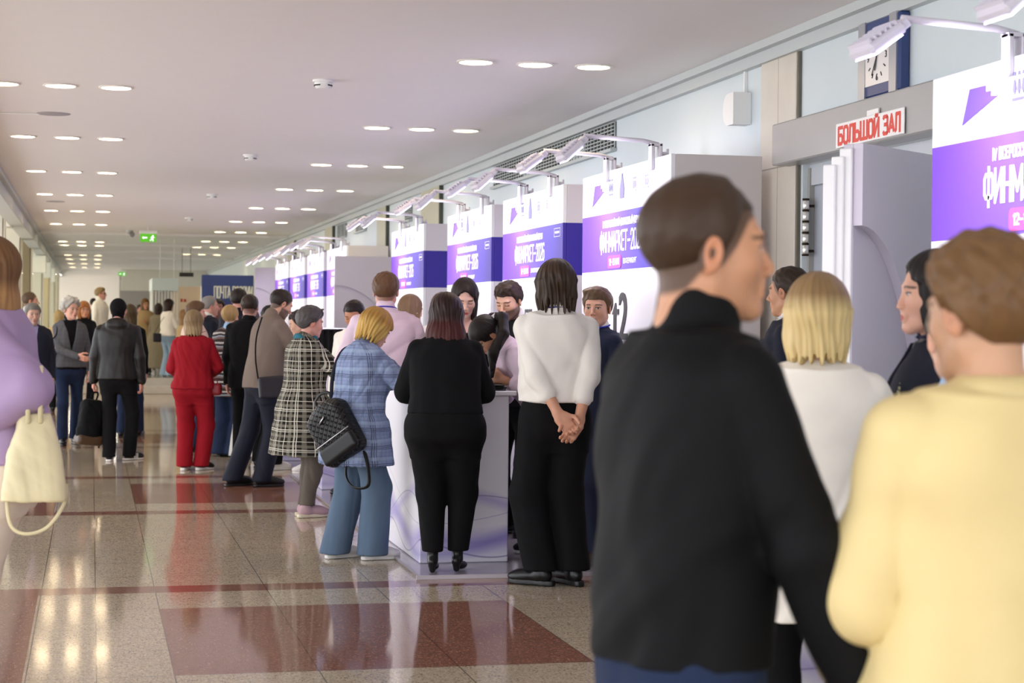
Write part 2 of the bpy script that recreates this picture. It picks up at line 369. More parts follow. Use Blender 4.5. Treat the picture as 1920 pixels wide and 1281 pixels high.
# far end walls
m = MB(); m.box(-1.9, 1.0, 70, 70.2, .3, CEIL); struct(m.build('wall_back', plain('white_end_wall', '#F1EDEA', .7, noise=.01)))
m = MB(); m.box(1.0, 4.0, 73.8, 74, .3, CEIL); struct(m.build('wall_far', plain('grey_end_wall', '#A9A59E', .7)))
m = MB(); m.box(1.0, 4.0, 66, 66.2, 2.45, CEIL); struct(m.build('trim_31', plain('pale_soffit', '#D6D3C9', .7)))
WIN = emissive('daylit_glazing', '#FBF6E6', 3.2)
for i in range(6):
    y0 = 27+8*i
    w_ = struct(thing('window_%d' % (i+1), None, None, (-4.1, y0, 0)))
    m = MB(); m.box(-.03, 0, .1, 7.9, .35, CEIL-.1); m.build('pane', WIN, w_)
    m = MB(); m.box(-.05, .03, 0, .1, 0, CEIL); m.box(-.05, .03, 7.9, 8, 0, CEIL); m.box(-.05, .03, .1, 7.9, 0, .35); m.box(-.05, .03, .1, 7.9, CEIL-.1, CEIL); m.box(-.04, .02, 2.6, 2.7, .35, CEIL-.1); m.box(-.04, .02, 5.2, 5.3, .35, CEIL-.1); m.build('window_frame', TRIMM, w_)
# left colonnade
for i, (x0, x1, y, c, met) in enumerate(((-2.2, -1.42, 31.0, '#DEDDD4', 0), (-1.62, -1.34, 36.2, '#E2E0D6', 0), (-1.5, -1.30, 41.0, '#8B7E62', 0), (-1.5, -1.2, 46.5, '#DCDCCB', 0), (-1.45, -1.15, 52.0, '#C9C09A', 0), (-1.42, -1.12, 58.0, '#D9D7C4', 0), (-1.42, -1.12, 64.0, '#D2CDB4', 0))):
    t = thing('column', f'square pale column of the left colonnade, {ordinal(i)} one going back', 'column', ((x0+x1)/2, y, 0 if y < 36.8 else .3), 0, 'columns along the left side')
    w = (x1-x0)/2; zt = CEIL-.01-(0 if y < 36.8 else .3)
    m = MB(); m.box(-w, w, 0, .5, 0, zt, bev=.01); m.build('shaft', plain('column_'+c, c, .45), t)
    m = MB(); m.box(w+.002, w+.045, .02, .25, 0, zt, bev=.012); m.build('edge_strip', plain('polished_strip', '#D8CDB8', .12, metal=.9, noise=.0), t)
    if i in (3, 4, 5):
        b = thing('hanging_box', f'white square box fixed under the left beam, {ordinal(i-3)} one going back', 'box', (-1.25, y-1.2, 2.55), 0, 'white boxes under the left beam')
        m = MB(); m.box(-.24, .18, 0, .5, 0, .42, bev=.012); m.build('casing', plain('box_white', '#E9EBE2', .5), b)
        m = MB(); m.tube([(0, .25, .42), (0, .25, .48)], .03); m.build('neck', TRIMM, b)
m = MB(); m.box(-1.62, -1.5, 30.2, 30.25, 1.92, 2.2); tag(m.build('wall_plate', plain('plate_grey', '#6C6C70', .4)), 'small dark grey plate on the nearest left column', 'plate')
# ------------------------------------------------------------------ ceiling fixtures
DIFF = emissive('downlight_glow', '#FFE2B4', 30.0)
RIMM = plain('downlight_rim', '#F0ECE6', .4, noise=0)
src = thing('ceiling_downlight', '', 'ceiling light')
m = MB(); m.lathe([(.125, 0), (.128, -.006), (.118, -.012), (.108, -.010), (.108, 0)], 28); smooth_angle(m.build('rim', RIMM, src))
m = MB(); m.lathe([(.001, -.004), (.108, -.004), (.108, -.001)], 28); m.build('diffuser', DIFF, src)
first = True
for bank, rows, xs in (('left', LEFT_ROWS, (-.64, -.235, .165)), ('right', RIGHT_ROWS, (2.44, 2.84, 3.24))):
    for r_, y in enumerate(rows):
        for q, x in enumerate(xs):
            if first: o = src; first = False
            else:
                o = src.copy(); COL.objects.link(o)
                for ch in src.children:
                    c = ch.copy(); COL.objects.link(c); c.parent = o
            o.location = (x, y, CEIL-.0005)
            tag(o, f"round glowing downlight, {bank} bank, {ordinal(r_)} row going back, {('left one', 'middle one', 'right one')[q]} of three", 'ceiling light', f'downlights of the {bank} bank')
for i, y in enumerate((13.05, 19.2, 25.46, 31.5)):
    o = thing('smoke_detector', f'white smoke detector on the ceiling centre line, {ordinal(i)} from the front', 'smoke detector', (1.59, y, CEIL-.0005), 0, 'ceiling smoke detectors')
    m = MB(); m.lathe([(.045, -.062), (.055, -.055), (.062, -.04), (.062, -.018), (.075, -.016), (.075, 0)], 24); smooth_angle(m.build('casing', WHITE, o))
    m = MB()
    for k in range(8):
        if k % 4: m.box(-.022, .022, -.064, -.060, -.045, -.036, M=Matrix.Rotation(k*PI/4, 4, 'Z'))
    m.build('slots', BLACK, o)
for i, (x, y) in enumerate(((-.32, 15.87), (-.53, 27.9))):
    m = MB(); m.lathe([(.10, -.008), (.13, -.006), (.14, 0)], 28, (x, y, CEIL-.0005)); tag(smooth_angle(m.build('ceiling_speaker', plain('grille_grey', '#A6A3A8', .6))), 'flat grey round ceiling speaker in the left half, '+('nearer one with a cable' if i == 0 else 'farther one'), 'speaker', 'round ceiling speakers')
m = MB(); m.tube([(-.44, 15.87, CEIL-.008), (-1.05, 15.9, CEIL-.008)], .006); tag(m.build('ceiling_cable', WHITE), 'thin white cable running left from the round ceiling speaker', 'cable')
o = thing('security_camera', 'grey dome security camera hanging from the ceiling left of the exit sign', 'camera', (.71, 36.6, CEIL-.001))
m = MB(); m.lathe([(.07, 0), (.07, -.04), (.05, -.05)][::-1], 20); m.build('base', TRIMM, o); m = MB(); m.tube([(0, 0, -.05), (.05, -.12, -.09)], .05, 14); m.build('lens_barrel', plain('camera_grey', '#8B8A88', .4), o)
# exit signs
GREEN = emissive('exit_green', '#5FBE1E', 1.0); EXW = emissive('exit_white', '#FFFFFF', 1.6)
def exit_sign(x, y, z, sc, label):
    o = thing('exit_sign', label, 'exit sign', (x, y, z)); o.scale = (sc,)*3
    m = MB(); m.box(-.165, .165, 0, .05, .07, .13, bev=.008); m.tube([(0, .025, .13), (0, .025, .22)], .012); m.build('housing', WHITE, o)
    m = MB(); m.box(-.15, .15, .01, .03, -.085, .07, bev=.004); m.build('panel', GREEN, o)
    m = MB()
    m.prism([(-.115, -.005), (-.085, .022), (-.085, .006), (-.02, .006), (-.02, -.016), (-.085, -.016), (-.085, -.032)], 'y', .003, .009)
    m.build('arrow', EXW, o)
    m = MB(); m.lathe([(.001, .044), (.012, .040), (.014, .03), (.008, .02)], 10, (.085, .006, .0))
    m.tube([(.08, .006, .018), (.07, .006, -.02)], .013); m.tube([(.07, .006, -.02), (.09, .006, -.04), (.085, .006, -.07)], .008); m.tube([(.07, .006, -.02), (.055, .006, -.045), (.03, .006, -.055)], .008)
    m.tube([(.08, .006, .015), (.055, .006, .005), (.045, .006, -.012)], .006); m.tube([(.08, .006, .015), (.1, .006, -.002), (.115, .006, .004)], .006)
    m.build('running_figure', EXW, o)
exit_sign(1.02, 35.0, 3.0, 1.0, 'green illuminated exit sign with arrow and running figure hanging near the step')
exit_sign(1.0, 64.0, 2.99, .85, 'smaller far green exit sign above the grey doorway')
# ------------------------------------------------------------------ right wall fixtures
def clock():
    o = thing('wall_clock', 'square wall clock with dark blue frame, behind a sign lamp', 'clock', (4.0, 8.84, 2.88))
    m = MB(); m.box(-.06, 0, -.26, .26, -.20, .20, bev=.01); m.build('frame', plain('clock_blue', '#2A3F74', .3), o)
    m = MB(); m.box(-.068, -.058, -.235, -.15, -.2, .2); m.box(-.068, -.058, .15, .235, -.2, .2); m.build('silver_bar', plain('clock_silver', '#B9BBBF', .3, metal=.6), o)
    m = MB(); m.box(-.064, -.058, -.15, .15, -.14, .14); m.build('dial', plain('clock_dial', '#E8E4E2', .2, noise=0), o)
    bk = plain('clock_black', '#2A2A30', .5, noise=0); Y0 = 0
    for k in range(12):
        m = MB()
        if k % 3: m.box(-.067, -.064, -.003, .003, .095, .118, M=Matrix.Rotation(k*PI/6, 4, 'X')); m.build('hour_mark', bk, o)
    for s_, yy, zz in (('12', 0, .105), ('3', -.11, 0), ('6', 0, -.105), ('9', .11, 0)): text_obj('numeral', s_, bk, o, (-.066, yy, zz), RX, .05)
    for L_, a, w in ((.07, 197, .004), (.105, 212, .0028)): m = MB(); m.box(-.071, -.068, -w, w, -.02, L_, M=Matrix.Rotation(R(a), 4, 'X')); m.build('hand', bk, o)
clock()
o = thing('wall_speaker', 'half-round white wall speaker under a conduit beside the marble pilaster', 'speaker', (4.0, 10.95, 2.84))
m = MB(); m.prism([(-.085, -.1)]+[(.02+.09*math.cos(R(a)), .1*math.sin(R(a))) for a in range(-90, 91, 15)]+[(-.085, .1)], 'x', -.12, -.002); smooth_angle(m.build('cabinet', WHITE, o))
m = MB(); m.box(-.02, -.001, -.012, .012, .1, .29); m.build('conduit', WHITE, o)
GRD = plain('vent_dark', '#23241F', .7); GRW = plain('vent_bars', '#B4BBBB', .5)
def vent(y0, y1, z0, z1, label, n):
    o = thing('wall_vent', label, 'vent', (4.0, (y0+y1)/2, z0)); L_ = (y1-y0)/2; h = z1-z0
    m = MB(); m.box(-.006, -.001, -L_, L_, 0, h); m.build('opening', GRD, o)
    m = MB()
    for k in range(8): m.box(-.022, -.014, -L_, L_, h*k/7-.004, h*k/7+.004)
    for k in range(n+1): yy = -L_+2*L_*k/n; m.box(-.016, -.008, yy-.005, yy+.005, 0, h)
    m.box(-.05, -.001, -L_-.02, L_+.02, -.03, -.005); m.build('grille', GRW, o)
    m = MB()
    for k in range(1, 5):
        if k % 2: m.box(-.0075, -.006, -L_+L_*2*k/5, -L_+L_*2*(k+.55)/5, .01, h-.01)
    m.build('blanking_plate', GRW, o)
vent(13.9, 18.35, 2.87, 3.07, 'long dark grille vent high on the right wall above the sign lamps', 44)
vent(27.3, 28.4, 2.86, 3.06, 'farther square grille vent on the right wall, nearer of two', 8)
vent(29.5, 30.6, 2.86, 3.06, 'farthest square grille vent on the right wall', 8)
vent(23.3, 23.8, 2.80, 3.02, 'narrow grille vent between two olive pilasters', 5)

# ------------------------------------------------------------------ booths
def sign_front_material():
    t = NT('printed_sign_panel'); x, y, z = t.xyz()
    inb = t.m('MULTIPLY', t.m('GREATER_THAN', z, 1.84), t.m('LESS_THAN', z, 2.22))
    g = t.m('DIVIDE', t.m('ADD', y, .95), 1.9)     # printed gradient: violet at the far end, indigo at the near end
    pr = t.n('ShaderNodeValToRGB'); t.l(t.m('ADD', g, t.m('MULTIPLY', t.m('SUBTRACT', z, 2.03), -.25)), pr.inputs[0])
    e = pr.color_ramp.elements; e[0].position = 0; e[0].color = (*srgb('#3B2C9C'), 1); e[1].position = 1; e[1].color = (*srgb('#7430CC'), 1)
    k = e.new(.62); k.color = (*srgb('#7A55E0'), 1); k = e.new(.3); k.color = (*srgb('#5540C4'), 1)
    t.set(t.mix(inb, srgb('#EFEEF4'), pr.outputs[0]), rough=.45); return t.mat
def sign_side_material(banded):
    t = NT('printed_side_panel'); x, y, z = t.xyz()
    c = srgb('#D9D3DC')
    if banded:
        inb = t.m('MULTIPLY', t.m('GREATER_THAN', z, 1.84), t.m('LESS_THAN', z, 2.22)); t.set(t.mix(inb, c, srgb('#33259A')), rough=.5)
    else: t.set(srgb('#CFC9C8'), rough=.5)
    return t.mat
FRONT = sign_front_material(); SIDE = sign_side_material(True); SIDEP = sign_side_material(False)
PURP = plain('logo_violet', '#6B4BD8', .5, noise=0); GREYL = plain('logo_grey', '#6B668E', .5, noise=0); PALEL = plain('logo_pale', '#A9A5C0', .5, noise=0)
BADGE = plain('date_badge', '#E35AB8', .5, noise=0)
XF, XB = 3.33, 3.9
def booth(y0, y1, label, banded, detail, logo=None):
    yc = (y0+y1)/2; h = (y1-y0)/2
    o = thing('exhibition_booth', label, 'booth', (XF, yc, .0), 0, 'white and violet forum booths along the right wall')
    m = MB(); m.box(0, .03, -h, h, .024, 2.5, bev=.003); m.build('sign_panel', FRONT, o)
    m = MB(); m.box(.031, XB-XF, -h, -h+.03, .024, 2.5, bev=.003); m.build('side_panel', SIDE if banded else SIDEP, o)
    m = MB(); m.box(.031, XB-XF, h-.03, h, .024, 2.5, bev=.003); m.build('side_panel', SIDEP, o)
    if detail > 0:
        T = lambda s, dy, z, hh, w, th: stroke_text('lettering', s, TEXTW, o, (-.001, dy, z), RX, hh, w, th)
        T('IV ВСЕРОССИЙСКИЙ ФИНАНСОВЫЙ ФОРУМ', .04, 2.15, .048, .86, .0078)
        T('ФИНМАРКЕТ–2026', .04, 2.03, .14, 1.0, .0165)
        T('ЕКАТЕРИНБУРГ', -.17, 1.895, .034, .30, .0055)
        m = MB(); pl = [(.18+.13*sx+.022*math.cos(a), 1.895+.022*sz+.02*math.sin(a)) for sx, sz, a0 in ((1, 1, 0), (-1, 1, 90), (-1, -1, 180), (1, -1, 270)) for a in (R(a0), R(a0+30), R(a0+60), R(a0+90))]
        m.prism(pl, 'x', -.004, -.0005); m.build('date_badge', BADGE, o)
        stroke_text('lettering', '12–13 МАЯ', TEXTW, o, (-.0042, .18, 1.895), RX, .044, .24, .008)
        m = MB(); m.prism([(h-.36, 2.445), (h-.60, 2.445), (h-.60, 2.415), (h-.50, 2.40), (h-.50, 2.37), (h-.36, 2.26)][:0] or [(h-.33, 2.42), (h-.46, 2.42), (h-.46, 2.395), (h-.50, 2.395), (h-.50, 2.375), (h-.56, 2.37), (h-.27, 2.285)], 'x', -.004, -.0005); m.build('arrow_logo', PURP, o)
        # crests: small heraldic groups of figures in grey and violet
        def crest(yc_, zc, s, mat):
            m = MB()
            for dy in (-.55, 0, .55):
                m.prism([(yc_+s*(dy-.16), zc+s*.7), (yc_+s*(dy+.16), zc+s*.7), (yc_+s*(dy+.10), zc+s*.95), (yc_+s*(dy-.1), zc+s*.95)], 'x', -.004, -.0005)
                m.prism([(yc_+s*(dy-.2), zc-s*.1), (yc_+s*(dy-.05), zc-s*.5), (yc_+s*(dy+.22), zc-s*.2), (yc_+s*(dy+.1), zc+s*.5), (yc_+s*(dy-.12), zc+s*.45)], 'x', -.004, -.0005)
            m.prism([(yc_-s*.85, zc-s*.85), (yc_+s*.85, zc-s*.85), (yc_+s*.8, zc-s*.65), (yc_-s*.8, zc-s*.65)], 'x', -.004, -.0005)
            m.build('crest', mat, o)
        crest(h-.72, 2.385, .06, PALEL if detail < 2 else GREYL); 
        m = MB(); yc_ = h-.98; m.prism([(yc_-.045, 2.30), (yc_+.045, 2.30), (yc_+.05, 2.36), (yc_+.02, 2.43), (yc_+.012, 2.46), (yc_-.012, 2.46), (yc_-.02, 2.43), (yc_-.05, 2.36)], 'x', -.004, -.0005); m.build('crest', GREYL, o)
        crest(h-1.26, 2.37, .05, PALEL); crest(h-1.52, 2.37, .045, PALEL)
        m = MB(); yy = -h+.16; 
        for a, b, c_, d in ((yy-.09, yy+.09, 2.185, 2.188), (yy-.09, yy+.09, 2.125, 2.128), (yy-.09, yy-.087, 2.125, 2.188), (yy+.087, yy+.09, 2.125, 2.188), (yy-.06, yy+.06, 2.15, 2.165)): m.box(-.003, -.0005, a, b, c_, d)
        m.build('outlined_tag', TEXTW, o)
    if logo:
        s, mat, dy, z, size, w = logo
        if s == 't2': fit(text_obj('exhibitor_name', s, mat, o, (-.003, dy, z), RX, size, bold=.012), w)
        else: stroke_text('exhibitor_name', s, mat, o, (-.001, dy, z), RX, size*.72, w, .026 if s == 'ЕЕ' else .016)
    return o
DG = plain('logo_charcoal', '#3A3A40', .5, noise=0); GR = plain('logo_green', '#3FA24E', .5, noise=0)
BOOTHS = [(4.95, 6.93), (10.4, 12.4), (12.95, 14.95), (15.4, 17.4), (18.7, 20.8), (24.6, 26.7), (27.1, 29.2), (29.6, 31.8), (32.1, 34.4)]
BL = ['white and violet booth cut by the right edge of the picture, beside the cream-jacketed woman',
      'booth right behind the man in the black jacket, with large grey lettering t2',
      'booth behind the person in the loose white shirt, with bold grey letters',
      'booth with small green lettering behind the dark-haired woman at the counter',
      'booth with a dark navy side band, just beyond the green-lettered booth',
      'nearest booth of the far row, its grey return rising over the arched wing wall',
      'second booth of the far row, counted from its near end', 'third booth of the far row, counted from its near end', 'farthest booth of the far row']
LG = [None, ('t2', DG, .03, 1.52, .44, .36), ('ЕЕ', DG, .05, 1.53, .17, .26), ('СБЕР', GR, .3, 1.55, .13, .36), None, None, None, None, None]
for i, (a, b) in enumerate(BOOTHS): booth(a, b, BL[i], i in (2, 3, 4, 6, 7, 8), 2 if i < 4 else 1, LG[i])

# podium floors under the rows
LAM = plain('podium_laminate', '#9C96A0', .14, noise=.03)
for nm, a, b in (('near', 10.48, 17.6), ('far', 18.4, 35)):
    m = MB(); m.box(1.86, 3.99, a, b, .0005, .022, bev=.004); o = m.build('podium', LAM); tag(o, f'low glossy grey-lilac podium under the {"nearer booths and their counters" if nm == "near" else "far row of booths"}', 'podium')
    m = MB(); m.box(1.84, 3.99, a-.012, a, .001, .024); m.build('edge_trim', plain('podium_trim', '#C4BFC8', .3), o)

def counter_material():
    t = NT('printed_counter'); x, y, z = t.xyz()
    s = t.m('ADD', x, y); col = t.mix(0.0, srgb('#E6E4EE'), srgb('#E6E4EE'))
    for a, b, f, ph, w, c, op in ((.22, .10, 3.1, .4, .10, '#9486D2', .75), (.14, .09, 4.0, 2.0, .07, '#8075C4', .6), (.33, .14, 2.3, 4.0, .06, '#A79CD8', .7), (.10, .07, 5.1, 1.1, .008, '#5C5498', .8), (.28, .13, 2.7, 3.3, .006, '#6A62A8', .7), (.40, .16, 2.0, .2, .005, '#7D76B4', .5)):
        d = t.m('ABSOLUTE', t.m('SUBTRACT', z, t.m('ADD', a, t.m('MULTIPLY', t.m('SINE', t.m('ADD', t.m('MULTIPLY', s, f), ph)), b))))
        k = t.m('MULTIPLY', t.m('SUBTRACT', 1.0, t.m('DIVIDE', d, w), clamp=True), op)
        col = t.mix(k, col, srgb(c))
    t.set(col, rough=.35); return t.mat
CNT = counter_material()
CL = ['white counter at the lower right corner of the picture, under the black-jacketed man', 'white counter with violet wave print right in front of the woman in black', 'white counter where the blonde woman and the woman in the checked coat stand',
      'white counter in front of the booth with green lettering', 'white counter behind the red-suited woman', 'counter at the near end of the far row', 'second counter of the far row', 'third counter of the far row', 'farthest white counter of the far row']
COUNTERS = [(5.45, 6.78), (11.0, 12.4), (13.4, 14.85), (15.9, 17.3), (19.2, 20.6), (25.1, 26.5), (27.6, 29.0), (30.1, 31.5), (32.6, 34)]
for i, (a, b) in enumerate(COUNTERS):
    z0 = .0 if i == 0 else .023
    o = thing('counter', CL[i], 'counter', (2.225, (a+b)/2, z0), 0, 'white counters in front of the booths'); h = (b-a)/2
    m = MB(); m.box(-.275, .275, -h, h, 0, 1.02, bev=.006); m.build('cabinet', CNT, o)
    m = MB(); m.box(-.30, .32, -h-.02, h+.02, 1.02, 1.05, bev=.006); m.build('worktop', WHITE_GLOSS, o)

# flood lamps on arms
LENS = emissive('lamp_lens', '#EDE6FF', 9.0)
LAMPW = plain('lamp_white', '#DAD6E2', .35, noise=0)
lamp_no = 0
def arm_lamp(y, label, tilt=0.0):
    o = thing('arm_spotlight', label, 'lamp', (XF, y, 2.5), 0, 'white arm spotlights clipped on the booth signs')
    m = MB(); m.box(-.025, .0, -.03, .03, -.07, .09, bev=.005); m.box(.03, .05, -.03, .03, -.07, .09, bev=.004); m.box(-.025, .05, -.03, .03, .075, .09); m.tube([(.05, 0, .03), (.09, 0, .03)], .012); m.tube([(.09, 0, .0), (.09, 0, .06)], .008); m.build('clamp', LAMPW, o)
    m = MB(); m.tube([(.03, 0, .085), (-.06, 0, .105), (-.44, 0, .125)], .014, 10); m.build('arm', LAMPW, o, True)
    hd = MB(); M_ = Matrix.Translation((-.44, 0, .105)) @ Matrix.Rotation(R(-42+tilt), 4, 'Y')
    V = []
    hd.box(-.05, .01, -.055, .055, -.02, .018, bev=.006, M=M_); hd.box(-.20, -.03, -.10, .10, -.022, .022, bev=.014, M=M_)
    for k in range(6): hd.box(-.185+k*.024, -.175+k*.024, -.092, .092, .022, .038, M=M_)
    hb = hd.build('lamp_head', LAMPW, o)
    m = MB(); m.box(-.19, -.06, -.09, .09, -.026, -.0225, M=M_); m.build('lens', LENS, hb)
    l = bpy.data.lights.new('flood', 'AREA'); l.shape = 'RECTANGLE'; l.size = .12; l.size_y = .2; l.energy = 10; l.color = (.90, .86, 1); l.spread = R(150)
    lo = bpy.data.objects.new('flood', l); COL.objects.link(lo); lo.parent = o; lo.location = (-.50, 0, .02)
    lo.rotation_euler = Vector((.62, 0, -.78)).to_track_quat('-Z', 'Y').to_euler()
LY = [(5.3, 6.28), (10.75, 11.76), (13.3, 14.28), (15.75, 16.8), (19.05, 20.1), (25.0, 26.1), (27.5, 28.6), (30.0, 31.2), (32.6, 33.8)]
LN = ['the sign cut by the right edge', 'the sign behind the black-jacketed man', 'the sign behind the white-shirted person', 'the sign with green lettering', 'the sign with the navy side band', 'the nearest far sign', 'the second far sign', 'the third far sign', 'the farthest sign']
for i, ys in enumerate(LY):
    for k, y in enumerate(ys): arm_lamp(y, f'white arm spotlight over {LN[i]}, its {("right" if k == 0 else "left")} one', 6 if k else 0)

# arched wing walls
WING = plain('wing_lilac_grey', '#C9C3CE', .45, noise=.02)
def wing(loc, rz, w, h, label, layers=0):
    o = thing('wing_wall', label, 'partition', loc, rz, 'arched wing walls of the booth rows')
    m = MB(); m.box(0, w, 0, .05, 0, h, bev=.004); m.build('panel', WING, o)
    a = [(w*math.sin(R(t)), h*.845*math.cos(R(t))) for t in range(0, 91, 4)]
    m = MB(); m.prism(a+[(w, h), (0, h)], 'y', -.045, -.001); m.build('arch_spandrel', WING, o)
    for k in range(layers):
        m = MB(); m.box(-.018*(k+1), -.018*k-.001, .0+.03*k, .06+.03*k, 0, h-.02-.035*k, bev=.004); m.build('stepped_edge', WHITE, o)
wing((3.20, 7.42, 0), R(38), .75, 2.28, 'tall lilac-grey arched wing wall beside the hall door, with stepped edge', 3)
wing((2.84, 22.0, .022), 0, 1.05, 2.24, 'grey arched wing wall between the two rows of booths')
wing((2.98, 34.75, .022), 0, .9, 2.44, 'far grey arched wing wall closing the far row of booths')
# blue post stand, white kiosk, black drape, displays at the back
o = thing('display_wall', 'dark blue display wall with pale capital letters near the step', 'display', (2.62, 36.75, 0))
m = MB(); m.box(-.51, .51, 0, .06, 0, 2.36, bev=.005); m.build('panel', plain('post_blue', '#2B3F78', .5), o)
stroke_text('lettering', 'ПОЧТА РОССИИ', plain('post_letters', '#D8DCD0', .5, noise=0), o, (.11, -.001, 2.02), (R(90), 0, 0), .26, .76, .022)
m = MB(); m.box(.52, .64, -.02, .08, 0, 2.36, bev=.004); m.build('side_post', WHITE, o)
o = thing('slatted_kiosk', 'white kiosk of vertical tubes hanging under a pale canopy at the back', 'kiosk', (1.53, 40, .3))
m = MB(); m.box(-.28, .28, 0, 1.9, 1.78, 2.05, bev=.01); m.build('canopy', plain('kiosk_canopy', '#D5E2E2', .5), o)
for k in range(9):
    m = MB(); m.tube([(-.26+.065*k, .03, 0), (-.26+.065*k, .03, 1.78)], .016, 8); m.build('tube', WHITE, o, True)
for k in range(8):
    m = MB(); m.tube([(-.26, .22+.2*k, 0), (-.26, .22+.2*k, 1.78)], .016, 8); m.build('tube', WHITE, o, True)
m = MB(); m.tube([(-.1, .5, 2.05), (-.1, .5, 2.895)], .006); m.tube([(.2, .5, 2.05), (.2, .5, 2.895)], .006); m.build('hanger', WHITE, o)
o = thing('back_partition', 'beige partition with a small red notice right of the white kiosk', 'partition', (2.35, 46, .3))
m = MB(); m.box(-.42, .6, 0, .06, 0, 1.98, bev=.005); m.build('panel', plain('partition_beige', '#CDB9A2', .6), o)
m = MB(); m.box(-.22, -.17, -.01, -.001, 1.6, 1.68); m.box(-.14, -.08, -.01, -.001, 1.6, 1.67); m.build('notice', plain('notice_red', '#A0362C', .6), o)
m = MB(); m.box(.28, .35, -.03, -.001, .1, 1.98); m.build('light_strip', emissive('strip', '#F4F6F0', 1.2), o)
o = thing('ceiling_display', 'flat black display hanging from the ceiling left of the blue wall', 'screen', (2.22, 45, 2.55))
m = MB(); m.box(-.17, .17, 0, .08, -.05, .05, bev=.006); m.build('casing', BLACK, o); m = MB(); m.tube([(-.1, .04, .05), (-.1, .04, .649)], .006); m.tube([(.1, .04, .05), (.1, .04, .649)], .006); m.build('rod', BLACK, o)
def drape():
    n = 60; V = []; Fc = []
    for i in range(n+1):
        x = -.32+.64*i/n
        for z in (0, 1.36): V.append((x, .03*math.sin(i*.9)+.012*math.sin(i*2.3), z))
    for i in range(n): Fc.append((2*i, 2*i+2, 2*i+3, 2*i+1))
    o = thing('draped_rack', 'black pleated drape on a low rack behind the checked-coat woman', 'drape', (2.72, 21.3, .023))
    c = mesh_obj('cloth', V, Fc, fabric('black_drape', '#131318', .75, ws=.1), o, True)
    c.modifiers.new('thickness', 'SOLIDIFY').thickness = .008
    m = MB(); m.tube([(-.32, 0, 1.37), (.32, 0, 1.37)], .012); m.tube([(-.32, 0, 0), (-.32, 0, 1.37)], .012); m.tube([(.32, 0, 0), (.32, 0, 1.37)], .012); m.build('rail', CHROME, o)
drape()
o = thing('folder_stack', 'stack of black folders at the near corner of the counter beside the woman in black', 'folders', (2.36, 11.13, 1.0745), R(4))
for k in range(3): m = MB(); m.box(-.11, .11, -.14, .14, k*.013, k*.013+.011, bev=.003, M=Matrix.Rotation(R((0, 3, -4)[k]), 4, 'Z')); m.build('folder', BLACK, o)
o = thing('lectern', 'pale grey lectern between the black-jacketed man and the blonde woman', 'lectern', (2.96, 8.45, 0))
m = MB(); m.box(-.2, .3, -.2, .2, 0, 1.14, bev=.008); m.build('body', plain('lectern_grey', '#C8C6CC', .4), o); m = MB(); m.box(-.26, .36, -.25, .25, 1.14, 1.17, bev=.006); m.build('desk', WHITE_GLOSS, o)
m = MB(); m.lathe([(.032, 0), (.034, .002), (.042, .095), (.044, .1), (.040, .1)], 20, (2.93, 8.45, 1.1705)); tag(smooth_angle(m.build('paper_cup', plain('cup_white', '#F0EEF0', .5))), 'white paper cup standing on the grey lectern', 'cup')
m = MB(); m.box(-1.9, 1.0, 67.5, 67.6, 3.03, CEIL-.001); struct(m.build('trim_32', CEILM))  # beam added to hide the end wall wash lamp from the camera
area_light('end_wall_wash', (-.3, 68.1, CEIL-.05), 2.4, .3, 330, (1, .93, .86), (R(-48), 0, 0))  # added lamp without a fitting, only brightens the end wall
